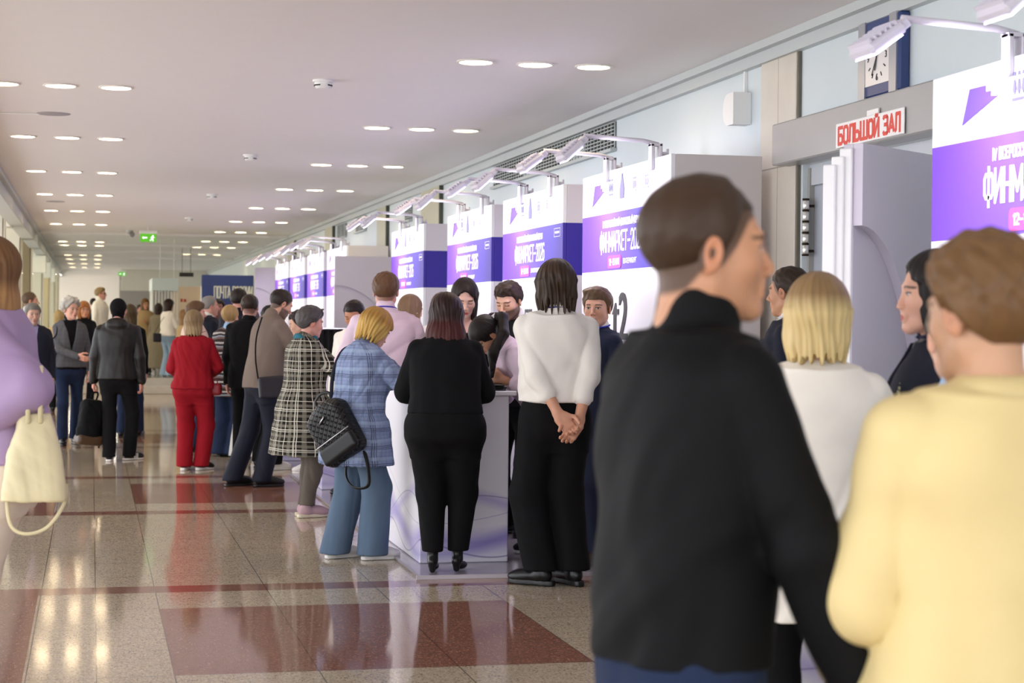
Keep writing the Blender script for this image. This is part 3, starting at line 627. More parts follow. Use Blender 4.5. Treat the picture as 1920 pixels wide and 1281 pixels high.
# ------------------------------------------------------------------ soft-blended surfaces (distance field + surface nets)
f32 = np.float32
class Field:
    def __init__(s, lo, hi, h):
        s.lo = np.array(lo, float); s.h = h
        s.n = np.maximum(4, np.ceil((np.array(hi, float)-s.lo)/h).astype(int)+1)
        s.ax = [(s.lo[i]+h*np.arange(s.n[i])).astype(f32) for i in range(3)]
        s.V = np.full(tuple(s.n), .5, f32)
    def _sl(s, lo, hi, pad):
        a = np.maximum(0, np.floor((np.array(lo)-pad-s.lo)/s.h).astype(int)); b = np.minimum(s.n, np.ceil((np.array(hi)+pad-s.lo)/s.h).astype(int)+1)
        if np.any(b <= a): return None
        return tuple(slice(int(i), int(j)) for i, j in zip(a, b))
    def apply(s, prim, k=.02, op='add'):
        fn, lo, hi = prim
        sl = s._sl(lo, hi, max(k, 0)*1.2+2.5*s.h) if lo is not None else tuple(slice(0, int(q)) for q in s.n)
        if sl is None: return s
        d = fn(s.ax[0][sl[0]][:, None, None], s.ax[1][sl[1]][None, :, None], s.ax[2][sl[2]][None, None, :])
        v = s.V[sl]
        if op == 'add':
            h = np.maximum(k-np.abs(v-d), 0)/max(k, 1e-6); s.V[sl] = np.minimum(v, d)-h*h*k*.25
        elif op == 'sub':
            d = -d; h = np.maximum(k-np.abs(v-d), 0)/max(k, 1e-6); s.V[sl] = np.maximum(v, d)+h*h*k*.25
        else: s.V[sl] = np.maximum(v, d)
        return s
    def mesh(s):
        V = s.V; V[0] = V[-1] = .5; V[:, 0] = V[:, -1] = .5; V[:, :, 0] = V[:, :, -1] = .5
        I = V < 0; nx, ny, nz = V.shape
        c = np.zeros((nx-1, ny-1, nz-1), np.int8)
        for a in (0, 1):
            for b in (0, 1):
                for e in (0, 1): c += I[a:nx-1+a, b:ny-1+b, e:nz-1+e]
        ids = np.argwhere((c > 0) & (c < 8))
        if len(ids) == 0: return np.zeros((0, 3)), np.zeros((0, 4), int)
        idx = np.full(c.shape, -1, np.int32); idx[ids[:, 0], ids[:, 1], ids[:, 2]] = np.arange(len(ids))
        P = np.zeros((len(ids), 3)); N = np.zeros(len(ids))
        for ax in range(3):
            o1, o2 = [q for q in range(3) if q != ax]
            for a in (0, 1):
                for b in (0, 1):
                    off = np.zeros(3, int); off[o1] = a; off[o2] = b
                    p = ids+off; q = p.copy(); q[:, ax] += 1
                    va = V[p[:, 0], p[:, 1], p[:, 2]]; vb = V[q[:, 0], q[:, 1], q[:, 2]]
                    m = (va < 0) != (vb < 0); t = np.where(m, va/np.where(m, va-vb, 1), 0)
                    P[:, o1] += m*a; P[:, o2] += m*b; P[:, ax] += m*t; N += m
        P = s.lo+(ids+P/N[:, None])*s.h
        Q = []
        for ax in range(3):
            o1, o2 = (ax+1) % 3, (ax+2) % 3
            A = np.moveaxis(I, ax, 0); m = A[:-1] != A[1:]
            e = np.argwhere(np.moveaxis(m, 0, ax)); fl = I[e[:, 0], e[:, 1], e[:, 2]]
            ok = (e[:, o1] > 0) & (e[:, o2] > 0); e = e[ok]; fl = fl[ok]
            def g(d1, d2):
                q = e.copy(); q[:, o1] -= d1; q[:, o2] -= d2; return idx[q[:, 0], q[:, 1], q[:, 2]]
            q = np.stack([g(1, 1), g(0, 1), g(0, 0), g(1, 0)], 1); q[~fl] = q[~fl][:, ::-1]; Q.append(q)
        return P, np.concatenate(Q)
def v3(p): return np.array(p, float)
def cone(a, b, ra, rb, flat=None):
    a, b = v3(a), v3(b); ab = b-a; L2 = max(float(ab@ab), 1e-9); r = max(ra, rb)
    def fn(x, y, z):
        t = np.clip(((x-a[0])*ab[0]+(y-a[1])*ab[1]+(z-a[2])*ab[2])/L2, 0, 1).astype(f32)
        return np.sqrt((x-a[0]-t*ab[0])**2+(y-a[1]-t*ab[1])**2+(z-a[2]-t*ab[2])**2)-(ra+(rb-ra)*t)
    return fn, np.minimum(a, b)-r, np.maximum(a, b)+r
def ell(c, r, M=None):
    c, r = v3(c), v3(r); R_ = float(max(r))
    def fn(x, y, z):
        x, y, z = x-c[0], y-c[1], z-c[2]
        if M is not None: x, y, z = (M[0][0]*x+M[1][0]*y+M[2][0]*z, M[0][1]*x+M[1][1]*y+M[2][1]*z, M[0][2]*x+M[1][2]*y+M[2][2]*z)
        k0 = np.sqrt((x/r[0])**2+(y/r[1])**2+(z/r[2])**2); k1 = np.sqrt((x/r[0]**2)**2+(y/r[1]**2)**2+(z/r[2]**2)**2)
        return (k0*(k0-1)/np.maximum(k1, 1e-6)).astype(f32)
    e = r if M is None else np.array([R_]*3)
    return fn, c-e, c+e
def rbox(c, hs, rad, M=None):
    c, hs = v3(c), v3(hs)
    def fn(x, y, z):
        x, y, z = x-c[0], y-c[1], z-c[2]
        if M is not None: x, y, z = (M[0][0]*x+M[1][0]*y+M[2][0]*z, M[0][1]*x+M[1][1]*y+M[2][1]*z, M[0][2]*x+M[1][2]*y+M[2][2]*z)
        a, b, d = np.abs(x)-hs[0]+rad, np.abs(y)-hs[1]+rad, np.abs(z)-hs[2]+rad
        return (np.sqrt(np.maximum(a, 0)**2+np.maximum(b, 0)**2+np.maximum(d, 0)**2)+np.minimum(np.maximum(np.maximum(a, b), d), 0)-rad).astype(f32)
    e = hs if M is None else np.array([np.linalg.norm(hs)]*3)
    return fn, c-e, c+e
def half(n, d):
    return (lambda x, y, z: (n[0]*x+n[1]*y+n[2]*z-d)), None, None
def loft(st, inv=None, box=None, p=2.25, sm=.03):
    """st: list of (z, rx, ry, cx, cy); inv maps points into the loft's upright frame"""
    st = sorted(st); z0, z1 = st[0][0], st[-1][0]; zz = np.linspace(z0, z1, 160)
    tb = [np.interp(zz, [q[0] for q in st], [q[i] if len(q) > i else 0 for q in st]) for i in (1, 2, 3, 4)]
    w = max(1, int(sm/(z1-z0)*160)); ker = np.ones(2*w+1)/(2*w+1)
    tb = [np.convolve(np.pad(q, w, mode='edge'), ker, 'valid') for q in tb]
    def fn(x, y, z):
        if inv is not None: x, y, z = inv(x, y, z)
        zc = np.clip(z, z0, z1); rx, ry, cx, cy = [np.interp(zc, zz, q).astype(f32) for q in tb]
        u, v = np.abs(x-cx)/rx, np.abs(y-cy)/ry
        q = (u**p+v**p)**(1/p); d = (q-1)*np.minimum(rx, ry)
        return np.maximum(d, np.maximum(z0-z, z-z1)).astype(f32)
    if box is None:
        mx = max(q[1]+abs(q[3] if len(q) > 3 else 0) for q in st); my = max(q[2]+abs(q[4] if len(q) > 4 else 0) for q in st); box = ((-mx, -my, z0), (mx, my, z1))
    return fn, np.array(box[0], float), np.array(box[1], float)
def wrinkle(P, N, amp, seed=0, wl=.10, stretch=(1, 1, 1)):
    rs = np.random.RandomState(seed); Q = P*np.array(stretch); o = np.zeros(len(P))
    w = np.stack([np.sin(Q@rs.normal(0, 9, 3)+rs.uniform(0, 6)) for _ in range(3)], 1)*.6
    for i in range(5):
        d = rs.normal(0, 1, 3); d /= np.linalg.norm(d); k = 2*PI/(wl*rs.uniform(.6, 1.6))
        ph = Q@d*k+w@rs.normal(0, 1, 3)*2.2+rs.uniform(0, 6); o += (np.sin(ph)+.35*np.sin(2*ph+.8))*rs.uniform(.35, .9)*(.6+.4*np.sin(Q@rs.normal(0, 7, 3)))
    return P+N*(o*amp*.45)[:, None]
def normals(P, Q):
    n = np.cross(P[Q[:, 2]]-P[Q[:, 0]], P[Q[:, 3]]-P[Q[:, 1]]); N = np.zeros_like(P)
    for i in range(4): np.add.at(N, Q[:, i], n)
    return N/np.maximum(np.linalg.norm(N, axis=1), 1e-9)[:, None]
def relax(P, Q, it=2, lam=.5):
    n = len(P)
    for _ in range(it):
        A = np.zeros_like(P); c = np.zeros(n)
        for i in range(4):
            j = Q[:, (i+1) % 4]; np.add.at(A, Q[:, i], P[j]); np.add.at(c, Q[:, i], 1); np.add.at(A, j, P[Q[:, i]]); np.add.at(c, j, 1)
        P = P+(A/np.maximum(c, 1)[:, None]-P)*lam
    return P
def rot(ax, a):
    c, s = math.cos(a), math.sin(a)
    return np.array({'x': [[1, 0, 0], [0, c, -s], [0, s, c]], 'y': [[c, 0, s], [0, 1, 0], [-s, 0, c]], 'z': [[c, -s, 0], [s, c, 0], [0, 0, 1]]}[ax])

# ------------------------------------------------------------------ people
def skin_material():
    t = NT('skin'); a = t.n('ShaderNodeAttribute'); a.attribute_name = 'Col'
    t.set(a.outputs['Color'], rough=.5, spec=.4); t.b.inputs['Subsurface Weight'].default_value = .12; t.b.inputs['Subsurface Radius'].default_value = (.012, .005, .003); t.b.inputs['Subsurface Scale'].default_value = .6
    t.bump(t.noise(260, 2), .06, .001); return t.mat
SKIN = skin_material()
_H = {}
def hair_material(hexc, tip=None, streak=.35):
    k = (hexc, tip, streak)
    if k in _H: return _H[k]
    t = NT('hair'); a = t.n('ShaderNodeAttribute'); a.attribute_name = 'Col'
    x, y, z = t.xyz(a.outputs['Vector'])     # Col carries strand coordinates: x = across, y = along
    cb = t.n('ShaderNodeCombineXYZ'); t.l(x, cb.inputs[0]); t.l(y, cb.inputs[1])
    n1 = t.noise(1, 3, .6, v=cb.outputs[0], sc=(70, 2.5, 1)); n2 = t.noise(1, 2, .5, v=cb.outputs[0], sc=(14, 1.6, 1))
    c = srgb(hexc); d = tuple(q*(1-streak*1.3) for q in c); l_ = tuple(min(1, q*(1+streak*1.2)) for q in c)
    col = t.mix(t.m('ADD', t.m('MULTIPLY', n1, .6), t.m('MULTIPLY', n2, .4)), d, l_)
    if tip: col = t.mix(t.m('MULTIPLY', z, 1.0, clamp=True), col, t.mix(n1, tuple(q*.75 for q in srgb(tip)), srgb(tip)))
    t.set(col, rough=.5, spec=.3); t.bump(n1, .55, .004)
    _H[k] = t.mat; return t.mat

def head_parts(Fd, sex, o):
    w = o.get('jaw', 1.0)*(1.0 if sex == 'm' else .93); ns = o.get('nose', 1.0)*(1.05 if sex == 'm' else .9)
    A = Fd.apply
    A(ell((0, -.012, .030), (.0765, .098, .087)), 0)
    A(ell((0, .026, -.034), (.060*w, .060, .080)), .03)
    for s in (-1, 1):
        A(cone((s*.050*w, -.002, -.060), (s*.016, .066, -.098), .020, .017), .03)
        A(ell((s*.038, .056, -.026), (.022, .020, .024)), .035)
    A(cone((-.036, .080, .020), (.036, .080, .020), .011, .011), .02)
    for s in (-1, 1): A(ell((s*.032, .100, .002), (.019, .017, .0125)), .014, 'sub')
    for s in (-1, 1): A(ell((s*.032, .0745, .000), (.0165, .0135, .0125)), .005)
    A(cone((0, .085, .012), (0, .108*ns+.002, -.032), .007, .0105), .014)
    for s in (-1, 1): A(ell((s*.0115, .100, -.039), (.0085, .010, .007)), .008)
    A(ell((0, .088, -.060), (.022, .010, .014)), .014)
    A(cone((-.017, .089, -.066), (.017, .089, -.066), .0055, .0055), .008); A(cone((-.015, .089, -.077), (.015, .089, -.077), .006, .006), .008)
    A(cone((-.024, .098, -.0715), (.024, .098, -.0715), .0018, .0018), .006, 'sub')
    A(ell((0, .073, -.101), (.019*w, .017, .016)), .02)
    for s in (-1, 1):
        M = rot('z', s*-.35) @ rot('x', -.18)
        A(ell((s*.080, -.010, -.010), (.0085, .020, .033), M), .006); A(ell((s*.0885, -.005, -.006), (.006, .011, .018), M), .004, 'sub')
def head_colour(P, skin, o, sex):
    c = np.tile(np.array(srgb(skin)), (len(P), 1)); x, y, z = P.T; ax = np.abs(x)
    def put(m, col):
        nonlocal c
        m = np.clip(m, 0, 1)[:, None]; c = c*(1-m)+np.array(col)*m
    sk = np.array(srgb(skin)); hc = np.array(srgb(o.get('brow', '#3A2A20'))); fr = y > .045
    put(.16*np.exp(-(((ax-.042)/.02)**2+((z+.032)/.02)**2))*fr, sk*np.array((1.0, .62, .58)))
    put(.18*np.exp(-((x/.012)**2+((z+.036)/.012)**2))*fr, sk*np.array((1.0, .68, .62)))
    put(.35*(ax > .076)*(np.abs(z+.01) < .04), sk*np.array((1.0, .62, .52)))
    if o.get('beard'): put(o['beard']*np.clip((-.034-z)/.012+.3*(ax-.03)/.03, 0, 1)*(y > -.005)*(z > -.125)*np.clip((ax+.055-np.abs(z+.071)*0-.05)/.006+(np.abs(z+.071) > .013), 0, 1), hc*1.1)
    lw = .022; put(1.3*(1-((x/lw)**2+((z+.0715)/.0105)**2))*fr*(y > .078)*2, np.array(srgb(o.get('lips', '#A8655C' if sex == 'm' else '#B0525A'))))
    zb = .0225-9*(ax-.032)**2
    put(np.clip((.0048-np.abs(z-zb))/.002, 0, 1)*np.clip((.021-np.abs(ax-.034))/.004, 0, 1)*fr*.85, hc)
    e = ((ax-.032)/.0145)**2+((z-.0)/.0062)**2
    if o.get('closed'):
        put(np.clip((.0035-np.abs(z+.004-7*(ax-.032)**2))/.0015, 0, 1)*(np.abs(ax-.032) < .016)*fr, hc*.6)
    else:
        fe = (y > .066)*(ax < .049); put(np.clip((1.1-e)/.25, 0, 1)*fe, (.50, .45, .43)); put(np.clip((.0072-np.hypot(ax-.032-o.get('gaze', 0)*np.sign(x), z-.0005))/.002, 0, 1)*fe, np.array((.025, .018, .014)))
        put(np.clip((.0028-np.abs(z-.0062+11*(ax-.032)**2))/.0016, 0, 1)*(np.abs(ax-.032) < .017)*fe, hc*.3)
    if o.get('stubble'):     # cropped hair on the sides
        zh = np.interp(y, [-.1, -.05, -.012, .012, .035, .06, .09], [-.085, -.075, -.03, -.035, -.005, .04, .062])
        put(np.clip((z-zh)/.012, 0, 1)*o['stubble']*(ax < .083+.02*(z > .02)), np.array(srgb(o['stubcol'])))
    return c
def hair_mesh(kind, o, h):
    v = o.get('vol', 0.0); big = kind not in ('short', 'side', 'curly')
    low = o.get('low', -.16)
    Fd = Field((-.17, -.22, low-.05), (.17, .17, .19), h); A = Fd.apply
    if kind in ('short', 'side', 'buzz', 'curly'):
        t = o.get('thick', .012); nape = o.get('nape', -.065)
        zl = lambda y: np.interp(y, [-.12, -.06, -.035, -.012, .004, .012, .03, .05, .075, .12], [nape, nape, -.05, -.012, -.015, -.02, .02, o.get('fr', .058)-.004, o.get('fr', .058), o.get('fr', .058)]).astype(f32)
        e0 = ell((0, -.012, .030), (.0772, .0985, .0875)); tp_ = o.get('taper', .055)
        A((lambda x, y, z: e0[0](x, y, z)-(t*1.15+v)*np.clip((z-zl(y))/tp_+.12, .10, 1).astype(f32), e0[1]-t-v, e0[2]+t+v), 0)
        if kind == 'side': A(ell((o.get('sweep', .02), .032, .106), (.056, .046, .018)), .03)
        zl = lambda y: np.interp(y, [-.12, -.06, -.035, -.012, .004, .012, .03, .05, .075, .12], [nape, nape, -.05, -.012, -.015, -.02, .02, o.get('fr', .058)-.004, o.get('fr', .058), o.get('fr', .058)]).astype(f32)
        A((lambda x, y, z: (zl(y)-z)*.75+0*x, None, None), 0, 'int')
    else:
        t = o.get('thick', .016); fl = o.get('flare', .0)
        A(ell((0, -.018, .036+t*.3), (.0765+t+v, .101+t+v, .088+t+v)), 0)
        if kind in ('bob', 'long', 'shag'):
            b = .0765+t+v
            st = [(low, b*(.80+fl) if kind != 'long' else b*(.95+fl), .072+fl*.05, 0, -.035+o.get('back', 0)), (low*.55, b*(1.0+fl), .086+fl*.05, 0, -.03), (low*.2, b*1.02, .094, 0, -.022), (.03, b, .1, 0, -.018)]
            A(loft(st, p=2.2), .025)
        if kind == 'pony':
            A(ell((0, -.118, .035), (.03, .03, .028)), .015); A(cone((0, -.13, .03), (o.get('px', 0), -.165, -.08), .026, .030), .02); A(cone((o.get('px', 0), -.165, -.08), (o.get('px', 0)*1.6, -.15, low), .030, .014), .02)
        if kind == 'bun': A(ell((0, -.10, .05), (.05, .045, .045)), .02)
        fw = o.get('fw', .060)
        A(ell((o.get('part', 0), .108, -.042), (fw, .085, .108+o.get('brow_up', 0))), .012, 'sub')
        A((lambda x, y, z: np.maximum(np.maximum(y-.055, z-.035), np.abs(x)-.3)*-1+0*x, None, None) if False else rbox((0, .15, -.12), (.09, .095, .16), .02), .012, 'sub')
        if kind in ('bob', 'long', 'shag') and not o.get('closedneck'): A(rbox((0, .08, low), (.050, .10, abs(low)*.62), .02), .02, 'sub')
    P, Q = Fd.mesh(); P = relax(P, Q, 1, .4); N = normals(P, Q)
    az = np.arctan2(P[:, 0], -(P[:, 1]+.02)); rr = np.hypot(P[:, 0], P[:, 1]+.02)
    if kind in ('short', 'side', 'buzz', 'curly'):
        a = o.get('tuft', .0035)*(.5 if kind != 'curly' else 1); k = 1.25 if kind != 'curly' else .62
        d = np.sin(P@np.array((95, 60, 40))*k+2*np.sin(P@np.array((30, -50, 35))*k))+np.sin(P@np.array((-80, 75, 30))*k+2*np.sin(P@np.array((45, 30, -40))*k))+.7*np.sin(P@np.array((20, -110, 120))*k)
        P = P+N*(d*a*.6*np.clip((P[:, 2]+.03)/.06, .25, 1))[:, None]
        cols = np.stack([P[:, 0]*1.4+P[:, 2]*.3, P[:, 1]*1.0, np.zeros(len(P))], 1)
    else:
        a = o.get('tuft', .004)
        d = np.sin(az*13+3*np.sin(P[:, 2]*17+az*2))+.7*np.sin(az*29+4*np.sin(P[:, 2]*11+2*az))+.5*np.sin(az*7+9*P[:, 2])
        P = P+N*(d*a*.55*np.clip((.12-P[:, 2])/.08, .3, 1))[:, None]
        if kind in ('bob', 'shag', 'long'):      # uneven strand ends
            e = np.clip((low*.55-P[:, 2])/(abs(low)*.45+1e-6), 0, 1); P[:, 2] += e*o.get('ragged', .01)*(np.sin(az*17)+np.sin(az*31+1))
        cols = np.stack([az*.16, P[:, 2], np.clip(((o.get('tipz', .0))-P[:, 2])/.06, 0, 1)], 1)
    return P, Q, cols
def hand_mesh(side, curl, h, fore=.22, spread=0.0, rw=.024, fd=(0, 0, -1)):
    fe = v3(fd)*fore
    Fd = Field(np.minimum((-.10, -.07, -.06), fe-.05), np.maximum((.10, .12, .22), fe+.05), h); A = Fd.apply
    A(cone(fe, v3(fd)*.02, rw+.003+.011*fore/.24, rw+.003), 0); A(ell((0, 0, 0), (rw+.006, rw-.003, .04)), .02)
    A(rbox((0, .002, .05), (.040, .0145, .046), .013), .02); A(ell((.022, .008, .03), (.020, .016, .032)), .015)
    cs = curl if isinstance(curl, (list, tuple)) else [curl]*4
    for i, (bx, L, r) in enumerate(((.030, .072, .0088), (.0100, .080, .0092), (-.0105, .074, .0088), (-.0300, .058, .0078))):
        p = np.array((bx, .0, .090-.004*abs(i-1))); c = cs[i]; ang = .12+c*.35; lens = (L*.48, L*.29, L*.23); sx = spread*(1.5-i)*.12
        for j, l_ in enumerate(lens):
            q = p+np.array((math.sin(sx)*l_, math.sin(ang)*l_, math.cos(ang)*l_)); A(cone(p, q, r*(1-.08*j), r*(1-.08*(j+1))), .004 if j else .008)
            p = q; ang += (.18+c*.95)
    p = np.array((.030, .008, .022)); q = p+np.array((.026, .014, .034)); A(cone(p, q, .0135, .0112), .012)
    r_ = q+np.array((.010-.016*np.mean(cs), .010+.012*np.mean(cs), .028)); A(cone(q, r_, .0108, .0098), .005); A(cone(r_, r_+np.array((-.004, .006, .020)), .0098, .0082), .004)
    P, Q = Fd.mesh(); return P, Q
def ik(a, t, l1, l2, hint):
    a, t, hint = v3(a), v3(t), v3(hint); d = t-a; L = np.linalg.norm(d); m = l1+l2-.004
    if L > m: t = a+d*m/L; d = t-a; L = m
    u = d/L; x = (l1*l1-l2*l2+L*L)/(2*L); hh = math.sqrt(max(l1*l1-x*x, 0)); n = hint-u*(hint@u); n /= max(np.linalg.norm(n), 1e-6)
    return a+u*x+n*hh, t

def shoe_mesh(kind, h):
    Fd = Field((-.08, -.12, -.01), (.08, .24, .17), h); A = Fd.apply
    if kind == 'heel':
        A(ell((0, .10, .028), (.038, .085, .026)), 0); A(ell((0, -.02, .075), (.034, .05, .034)), .03); A(cone((0, -.03, .02), (0, -.035, .07), .022, .030), .012); A(cone((0, 0, .085), (0, -.005, .14), .036, .04), .02)
    else:
        hi = .022 if kind != 'boot' else .03
        A(ell((0, -.015, .055), (.040, .060, .048)), 0); A(ell((0, .08, .052), (.045, .085, .042)), .03); A(ell((.003, .145, .040), (.046, .068, .036)), .03); A(cone((0, -.01, .07), (0, -.012, .10 if kind != 'boot' else .16), .042, .044), .03)
    A(half((0, 0, -1), .0), 0, 'int')
    return Fd.mesh()
def sole_mesh(h, th):
    Fd = Field((-.09, -.13, -.02), (.09, .26, .07), h)
    st = [(-.10, .022, 1), (-.08, .036, 1), (-.03, .043, 1), (.03, .040, 1), (.09, .047, 1), (.15, .050, 1), (.20, .038, 1), (.225, .015, 1)]
    ys = [q[0] for q in st]; ws = [q[1] for q in st]
    fn = lambda x, y, z: np.maximum(np.maximum(np.abs(x)-np.interp(y, ys, ws).astype(f32), np.abs(z-th/2)-th/2), np.maximum(-.098-y, y-.222)).astype(f32)*.8
    Fd.apply((fn, np.array((-.06, -.1, 0)), np.array((.06, .23, th))), 0)
    P, Q = Fd.mesh(); return relax(P, Q, 1), Q
_SH = {}

def torso_stations(sex, w=1, d=1, hem=.85, off=.012, flare=0.0, waist=1.0, top=1.475, belly=0.0, blouse=0.0):
    if sex == 'm':
        zx = ([.45, .80, .95, 1.05, 1.12, 1.25, 1.36, 1.42, 1.46, 1.50], [.18, .178, .175, .163, .160, .176, .184, .166, .115, .064], [.13, .125, .125, .114, .112, .122, .116, .098, .078, .064])
    else:
        zx = ([.45, .80, .95, 1.05, 1.12, 1.25, 1.36, 1.42, 1.46, 1.50], [.19, .188, .182, .150, .140, .158, .166, .150, .104, .056], [.135, .130, .128, .108, .102, .118, .106, .088, .070, .056])
    zs = sorted(set([hem, hem+.02]+[z for z in zx[0]+[top] if z > hem+.03 and z <= top])); out = []
    for z in zs:
        rx, ry = np.interp(z, zx[0], zx[1]), np.interp(z, zx[0], zx[2])
        ww = w if z < 1.38 else 1+(w-1)*max(0, (1.5-z)/.12)*.7; dd = d if z < 1.38 else 1+(d-1)*max(0, (1.5-z)/.12)*.7
        wf = 1+(waist-1)*math.exp(-((z-1.10)/.11)**2)
        fl = flare*max(0, (1.08-z)/.3); bl = blouse*math.exp(-((z-(hem+.10))/.08)**2)
        out.append((z, rx*ww*wf+off+fl+bl, ry*dd*(wf if sex == 'm' else 1)+off+fl*.8+bl+belly*.5*math.exp(-((z-1.06)/.14)**2), 0, (.012 if sex == 'f' else .0)*math.exp(-((z-1.27)/.07)**2)+belly*.5*math.exp(-((z-1.06)/.14)**2)-.012*(z > 1.4)))
    return out

class Body: pass
def person(label, x, y, yaw, H=1.72, sex='m', w=1.0, d=1.0, lean=0, twist=0, side=0, head=(0, 0, 0), R_hand=None, L_hand=None, R_el=(.5, -.6, -.3), L_el=(-.5, -.6, -.3),
           feet=None, skin='#C99A80', face=None, hair=None, top=None, bot=None, shoes=None, z0=0.0, res=1.0, curl=.45, palm=None, fore=.05, group=None, hscale=1.0, sw=1.0, inner=None, extra=None, hdir=None):
    """one standing figure; local frame: +y forward, +x the figure's right; all lengths for a 1.75 m body, then scaled"""
    face = dict(face or {}); s = H/1.75; B = Body(); B.s = s
    lean, yaw_, tw, sd = R(lean), R(yaw), R(twist), R(side)
    TR = rot('z', tw) @ rot('y', sd) @ rot('x', -lean); piv = np.array((0, 0, .95))
    T = lambda p: TR @ (v3(p)-piv)+piv
    I_ = TR.T
    def inv(x, y, z):
        z = z-.95
        return (I_[0][0]*x+I_[0][1]*y+I_[0][2]*z).astype(f32), (I_[1][0]*x+I_[1][1]*y+I_[1][2]*z).astype(f32), (I_[2][0]*x+I_[2][1]*y+I_[2][2]*z+.95).astype(f32)
    def bend(x, y, z):
        a, b, c = inv(x, y, z); t = np.clip((c-.90)/.26, 0, 1); t = (t*t*(3-2*t)).astype(f32)
        return x+(a-x)*t, y+(b-y)*t, z+(c-z)*t
    hd = rot('z', R(head[0])) @ rot('y', R(head[2])) @ rot('x', -R(head[1]))
    npv = T((0, -.012, 1.485)); hc = npv+hd @ np.array((0, .022, .135*1.0)); B.hc, B.hd, B.T = hc, hd, T
    hm = lambda P: (P*hscale) @ hd.T+hc
    shx = (.170 if sex == 'm' else .148)*(1+(w-1)*.6)*sw
    sh = {'R': T((shx, -.005, 1.398)), 'L': T((-shx, -.005, 1.398))}
    tg = {'R': R_hand, 'L': L_hand}; elh = {'R': R_el, 'L': L_el}; arm = {}
    for k, sg in (('R', 1), ('L', -1)):
        t = tg[k] if tg[k] is not None else (sh[k][0]+sg*.055, sh[k][1]+.05, sh[k][2]-.535)
        e, wr = ik(sh[k], t, .285, .255, elh[k]); arm[k] = (e, wr)
    B.arm, B.sh = arm, sh
    feet = feet or (((.10, 0, -8)), ((-.10, 0, 8)))
    hipx = .088*(1+(w-1)*.7); leg = {}
    for k, sg, ft in (('R', 1, feet[0]), ('L', -1, feet[1])):
        hp = np.array((sg*hipx, 0, .91)); an = np.array((ft[0], ft[1]-.012, .085+(ft[3] if len(ft) > 3 else 0)))
        fy = R(ft[2]); kn, an = ik(hp, an, .425, .415, (-math.sin(fy), math.cos(fy), 0)); leg[k] = (hp, kn, an, ft)
    root_mesh = []
    # head and neck (one fine shell), torso and limbs under the clothes, hands
    hh = max(.0022, .0035*res); Fd = Field((-.105, -.125, -.25), (.105, .145, .13), hh)
    head_parts(Fd, sex, face)
    nb = hd.T @ (T((0, -.012, 1.40))-hc)/hscale; nr = (.058 if sex == 'm' else .049)*face.get('neck', 1)
    Fd.apply(cone((0, -.022, -.045), nb*.5+np.array((0, -.012, -.03)), nr*.95, nr), .025); Fd.apply(cone(nb*.5+np.array((0, -.012, -.03)), nb, nr, nr*1.06), .02)
    P, Q = Fd.mesh(); P = relax(P, Q, 2, .5); C_ = head_colour(P, skin, face, sex); root_mesh.append((hm(P), Q, C_))
    skc = np.array(srgb(skin))
    Fd = Field((-.55, -.45, .05), (.55, .75, 1.56), .020 if res > 1.5 else .016)
    st = torso_stations(sex, w*.9, d*.9, .84, -.012); Fd.apply(loft([q for q in st if q[0] < 1.44], bend, ((-.5, -.4, .8), (.5, .7, 1.54))), 0)
    for k in 'RL':
        Fd.apply(cone(T((0, -.012, 1.43)), sh[k], .05, .045), .03); Fd.apply(cone(sh[k], arm[k][0], .040, .030), .02); Fd.apply(cone(arm[k][0], arm[k][1], .030, .020), .02)
        hp, kn, an, ft = leg[k]; Fd.apply(cone(hp, kn, .070, .042), .02); Fd.apply(cone(kn, an, .042, .030), .02)
    P, Q = Fd.mesh(); root_mesh.append((P, Q, np.tile(skc, (len(P), 1))))
    for k, sg in (('R', 1), ('L', -1)):
        if curl is None: break
        e, wr = arm[k]; zd = wr-e; zd /= np.linalg.norm(zd); fd_ = -zd
        if hdir and hdir.get(k) is not None: zd = v3(hdir[k]); zd /= np.linalg.norm(zd)
        n = v3((palm or {}).get(k, (-sg, .25, 0))); n = n-zd*(n@zd); n /= np.linalg.norm(n)
        th = np.cross(zd, n)*sg; M = np.stack([th, n, zd], 1)
        P, Q = hand_mesh(k, curl.get(k, .45) if isinstance(curl, dict) else curl, max(.0032, .0042*res), fore, fd=M.T @ fd_)
        if np.linalg.det(M) < 0: Q = Q[:, ::-1]
        P = P @ M.T+wr; c = np.tile(skc*np.array((1.0, .93, .9)), (len(P), 1)); root_mesh.append((P, Q, c))
    Vs, Qs, Cs, b = [], [], [], 0
    for P, Q, C_ in root_mesh: Vs.append(P); Qs.append(Q+b); Cs.append(C_); b += len(P)
    o = mesh_obj('person', np.concatenate(Vs)*s, np.concatenate(Qs), SKIN, None, True, np.concatenate(Cs))
    o.location = (x, y, z0); o.rotation_euler = (0, 0, yaw_); tag(o, label, 'person', group); B.o = o
    seed = int(abs(x*977+y*131)*10) % 9999
